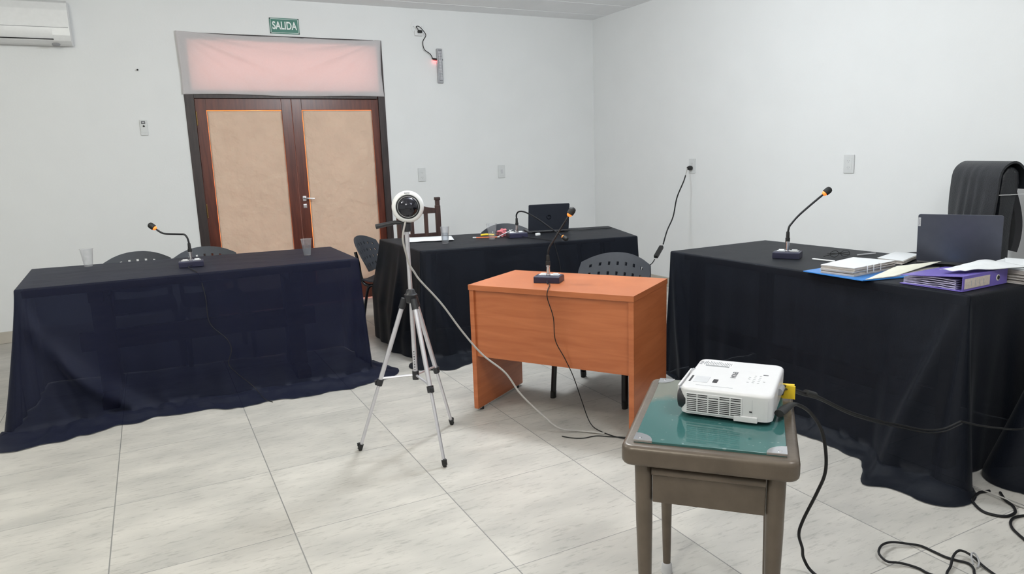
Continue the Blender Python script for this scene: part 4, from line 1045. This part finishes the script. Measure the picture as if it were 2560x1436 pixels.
# lens on the -x face
Ml = Matrix.Translation((-PL/2+.010, .03, .047)) @ Matrix.Rotation(-PI/2, 4, 'Y')
MB().lathe([(.041, 0), (.041, .012), (.036, .016), (.030, .014), (.028, .006), (.01, .006)], 28, Ml).build('lens_ring', M_grey, pj)
MB().lathe([(.027, .006), (.018, .012), (.001, .014)], 24, Ml).build('lens', M_darkdome, pj)
MB().lathe([(.034, 0), (.034, .020), (.030, .030), (.020, .034), (.004, .035)], 28, Matrix.Translation((-PL/2+.025, -PD/2+.036, .048)) @ Matrix.Rotation(-PI/2, 4, 'Y')).build('lens_barrel', M_black, pj)
MB().box((-PL/2-.010, -PD/2+.125, .05), (.007, .17, .06), bev=.003).build('lens_slide', M_pwhite, pj)
# top details
zt = HPj+.0004
MB().box((-.079, -.065, zt), (.040, .056, .001), bev=.0004).build('focus_window', M_lgrey, pj)
MB().box((-.1085, -.065, zt), (.005, .055, .001)).build('slide_slot', M_dial, pj)
MB().box((-.040, -.070, zt), (.013, .030, .001)).build('slide_knob', M_dial, pj)
Mtop = Matrix.Translation((.0, .005, zt)) @ Matrix.Rotation(-PI/2, 4, 'Z')
text('brand_lettering', 'EPSON', .020, M_ink, pj, Mtop, .0002, .0004)
lb_ = MB().box((-.058, .095, zt-.0002), (.082, .055, .0006)).build('sticker', M_paper, pj)
sl = MB(); rnd = random.Random(2)
for k in range(16): sl.box((-.095+k*.0048, .101+rnd.uniform(-.004, .004), zt+.0003), (.0016, rnd.uniform(.024, .036), .0004))
for k in range(4): sl.box((-.060, .070+k*.0035, zt+.0003), (.07, .0012, .0004))
sl.build('sticker_print', M_ink, lb_)
sl = MB()
for k in range(4):
    for q in range(2): sl.box((-.112+q*.012+rnd.uniform(-.002, .002), .085+k*.009, zt+.0001), (.008, .002, .0006))
sl.build('warning_print', M_ink, pj)
bt_ = MB()
for k in range(5):
    for q in range(4): 
        if rnd.random() < .85: bt_.box((.045+q*.014, -.05+k*.016, zt), (.006, .0022, .0006))
bt_.build('button_print', M_print, pj)
MB().box((.085, .03, zt), (.014, .006, .0006)).build('power_print', M_ink, pj)
MB().box((-.035, -.117, zt), (.10, .0045, .0006)).build('strip_print', M_lgrey, pj)

# cables of the projector
O = (1.87, -2.50, .735)
vg = thing('video_cable', O, 0, 'black video cable with a yellow tag leaving the projector towards the right table', 'cable')
vp = [(1.815, -2.575, .735), (1.87, -2.535, .728), (1.93, -2.50, .705), (2.02, -2.475, .665), (2.12, -2.455, .625), (2.35, -2.40, .51), (2.60, -2.345, .405), (2.74, -2.335, .355), (2.84, -2.365, .325), (2.91, -2.395, .325), (2.975, -2.42, .350)]
MB().tube(spline(rel(O, vp)), .0042, 8).build('lead', M_cable, vg)
MB().tube(spline(rel(O, [(p[0]+.004, p[1]-.004, p[2]-.010) for p in vp])), .003, 7).build('second_lead', M_cable, vg)
MB().tube(spline(rel(O, [(2.975, -2.42, .350), (3.05, -2.46, .328), (3.15, -2.52, .313), (3.22, -2.56, .312), (3.33, -2.72, .30), (3.36, -2.86, .24), (3.30, -3.0, .08), (3.24, -3.12, .012), (3.22, -3.4, .006), (3.30, -3.65, .006)])), .0042, 8).build('lead', M_cable, vg)
a_ = Vector(vp[3])-Vector(vp[4]); 
MB().tube(rel(O, [(2.045, -2.471, .656), (2.10, -2.459, .634)]), .011, 10).build('ferrite_core', M_rubber, vg)
MB().box(Vector((1.908, -2.520, .698))-Vector(O), (.042, .004, .040), R(-49)).box(Vector((1.918, -2.508, .716))-Vector(O), (.042, .014, .003), R(-49)).build('tag', M_yellow, vg, label='yellow tag folded over the cable')
MB().tube(rel(O, [(1.80, -2.585, .737), (1.85, -2.548, .731)]), .010, 10).build('connector', M_grey, vg)
O = (1.80, -2.62, .70)
pw = thing('projector_power_cord', O, 0, 'thick black power cord hanging from the projector down to the floor', 'cord')
MB().tube(rel(O, [(1.735, -2.645, .706), (1.775, -2.626, .704), (1.83, -2.60, .698), (1.86, -2.588, .691)]), [.010, .0105, .008, .0055], 10, sx=1.3).build('plug', M_rubber, pw)
MB().tube(spline(rel(O, [(1.83, -2.60, .698), (1.88, -2.58, .683), (1.945, -2.57, .645), (2.0, -2.568, .58), (2.03, -2.565, .50), (2.045, -2.555, .42), (2.055, -2.52, .335), (2.06, -2.47, .22), (2.06, -2.455, .16), (2.085, -2.45, .10), (2.10, -2.445, .055), (2.116, -2.47, .012), (2.12, -2.56, .006), (2.16, -2.68, .006), (2.3, -2.8, .006)])), .0052, 9).build('lead', M_cable, pw)

# ------------------------------------------------------------------ floor cables
fc = thing('extension_cable', (2.50, -2.60, 0), 0, 'black cable looping on the tiles at the bottom right corner', 'cable')
O = (2.50, -2.60, 0)
MB().tube(spline(rel(O, [(2.50, -2.80, .006), (2.47, -2.72, .006), (2.444, -2.662, .006), (2.444, -2.625, .006), (2.428, -2.592, .008), (2.405, -2.573, .012), (2.380, -2.554, .014), (2.386, -2.523, .018), (2.409, -2.502, .020), (2.451, -2.486, .020), (2.501, -2.488, .016), (2.550, -2.519, .010), (2.580, -2.544, .006), (2.583, -2.587, .006), (2.585, -2.628, .006), (2.598, -2.661, .006), (2.612, -2.688, .006), (2.596, -2.715, .006), (2.558, -2.745, .006), (2.52, -2.82, .006)])), .0042, 8).build('lead', M_cable, fc)
MB().tube(spline(rel(O, [(2.44, -2.75, .006), (2.485, -2.694, .006), (2.539, -2.673, .010), (2.590, -2.650, .018), (2.628, -2.644, .024), (2.645, -2.656, .022), (2.647, -2.686, .016), (2.634, -2.720, .010), (2.621, -2.766, .006), (2.603, -2.83, .006)])), .0042, 8).build('lead', M_cable, fc)
MB().tube(spline(rel(O, [(2.612, -2.705, .010), (2.625, -2.690, .026), (2.640, -2.684, .034), (2.648, -2.692, .026), (2.632, -2.712, .014), (2.606, -2.722, .010)])), .003, 7).build('cable_tie', M_grey, fc)
tag(MB().tube(spline([(3.20, -2.43, .006), (3.164, -2.420, .006), (3.142, -2.419, .006), (3.083, -2.431, .006), (3.045, -2.456, .006), (3.009, -2.508, .006), (3.015, -2.549, .006), (3.043, -2.577, .006), (3.085, -2.581, .006), (3.115, -2.571, .006), (3.150, -2.542, .006), (3.165, -2.507, .010), (3.22, -2.46, .006)]), .0055, 8).build('floor_cable', M_cable), 'thick black cable loop on the floor beside the front corner of the right-hand cloth', 'cable')
tag(MB().tube(spline([(3.22, -2.66, .006), (3.124, -2.622, .006), (3.099, -2.606, .006), (3.055, -2.598, .006), (3.010, -2.610, .006), (2.971, -2.637, .006), (2.945, -2.671, .006), (2.927, -2.699, .006), (2.88, -2.77, .006)]), .0050, 8).build('floor_cable', M_cable), 'short curved black cable on the floor at the right edge of the view', 'cable')
tag(MB().tube(spline([(3.23, -2.33, .006), (3.182, -2.362, .006), (3.172, -2.396, .010), (3.168, -2.450, .014), (3.163, -2.509, .016), (3.165, -2.545, .008), (3.18, -2.62, .006)]), .0028, 8).build('floor_wire', M_greycable), 'pale grey wire running under the cloth at the right edge of the view', 'wire')
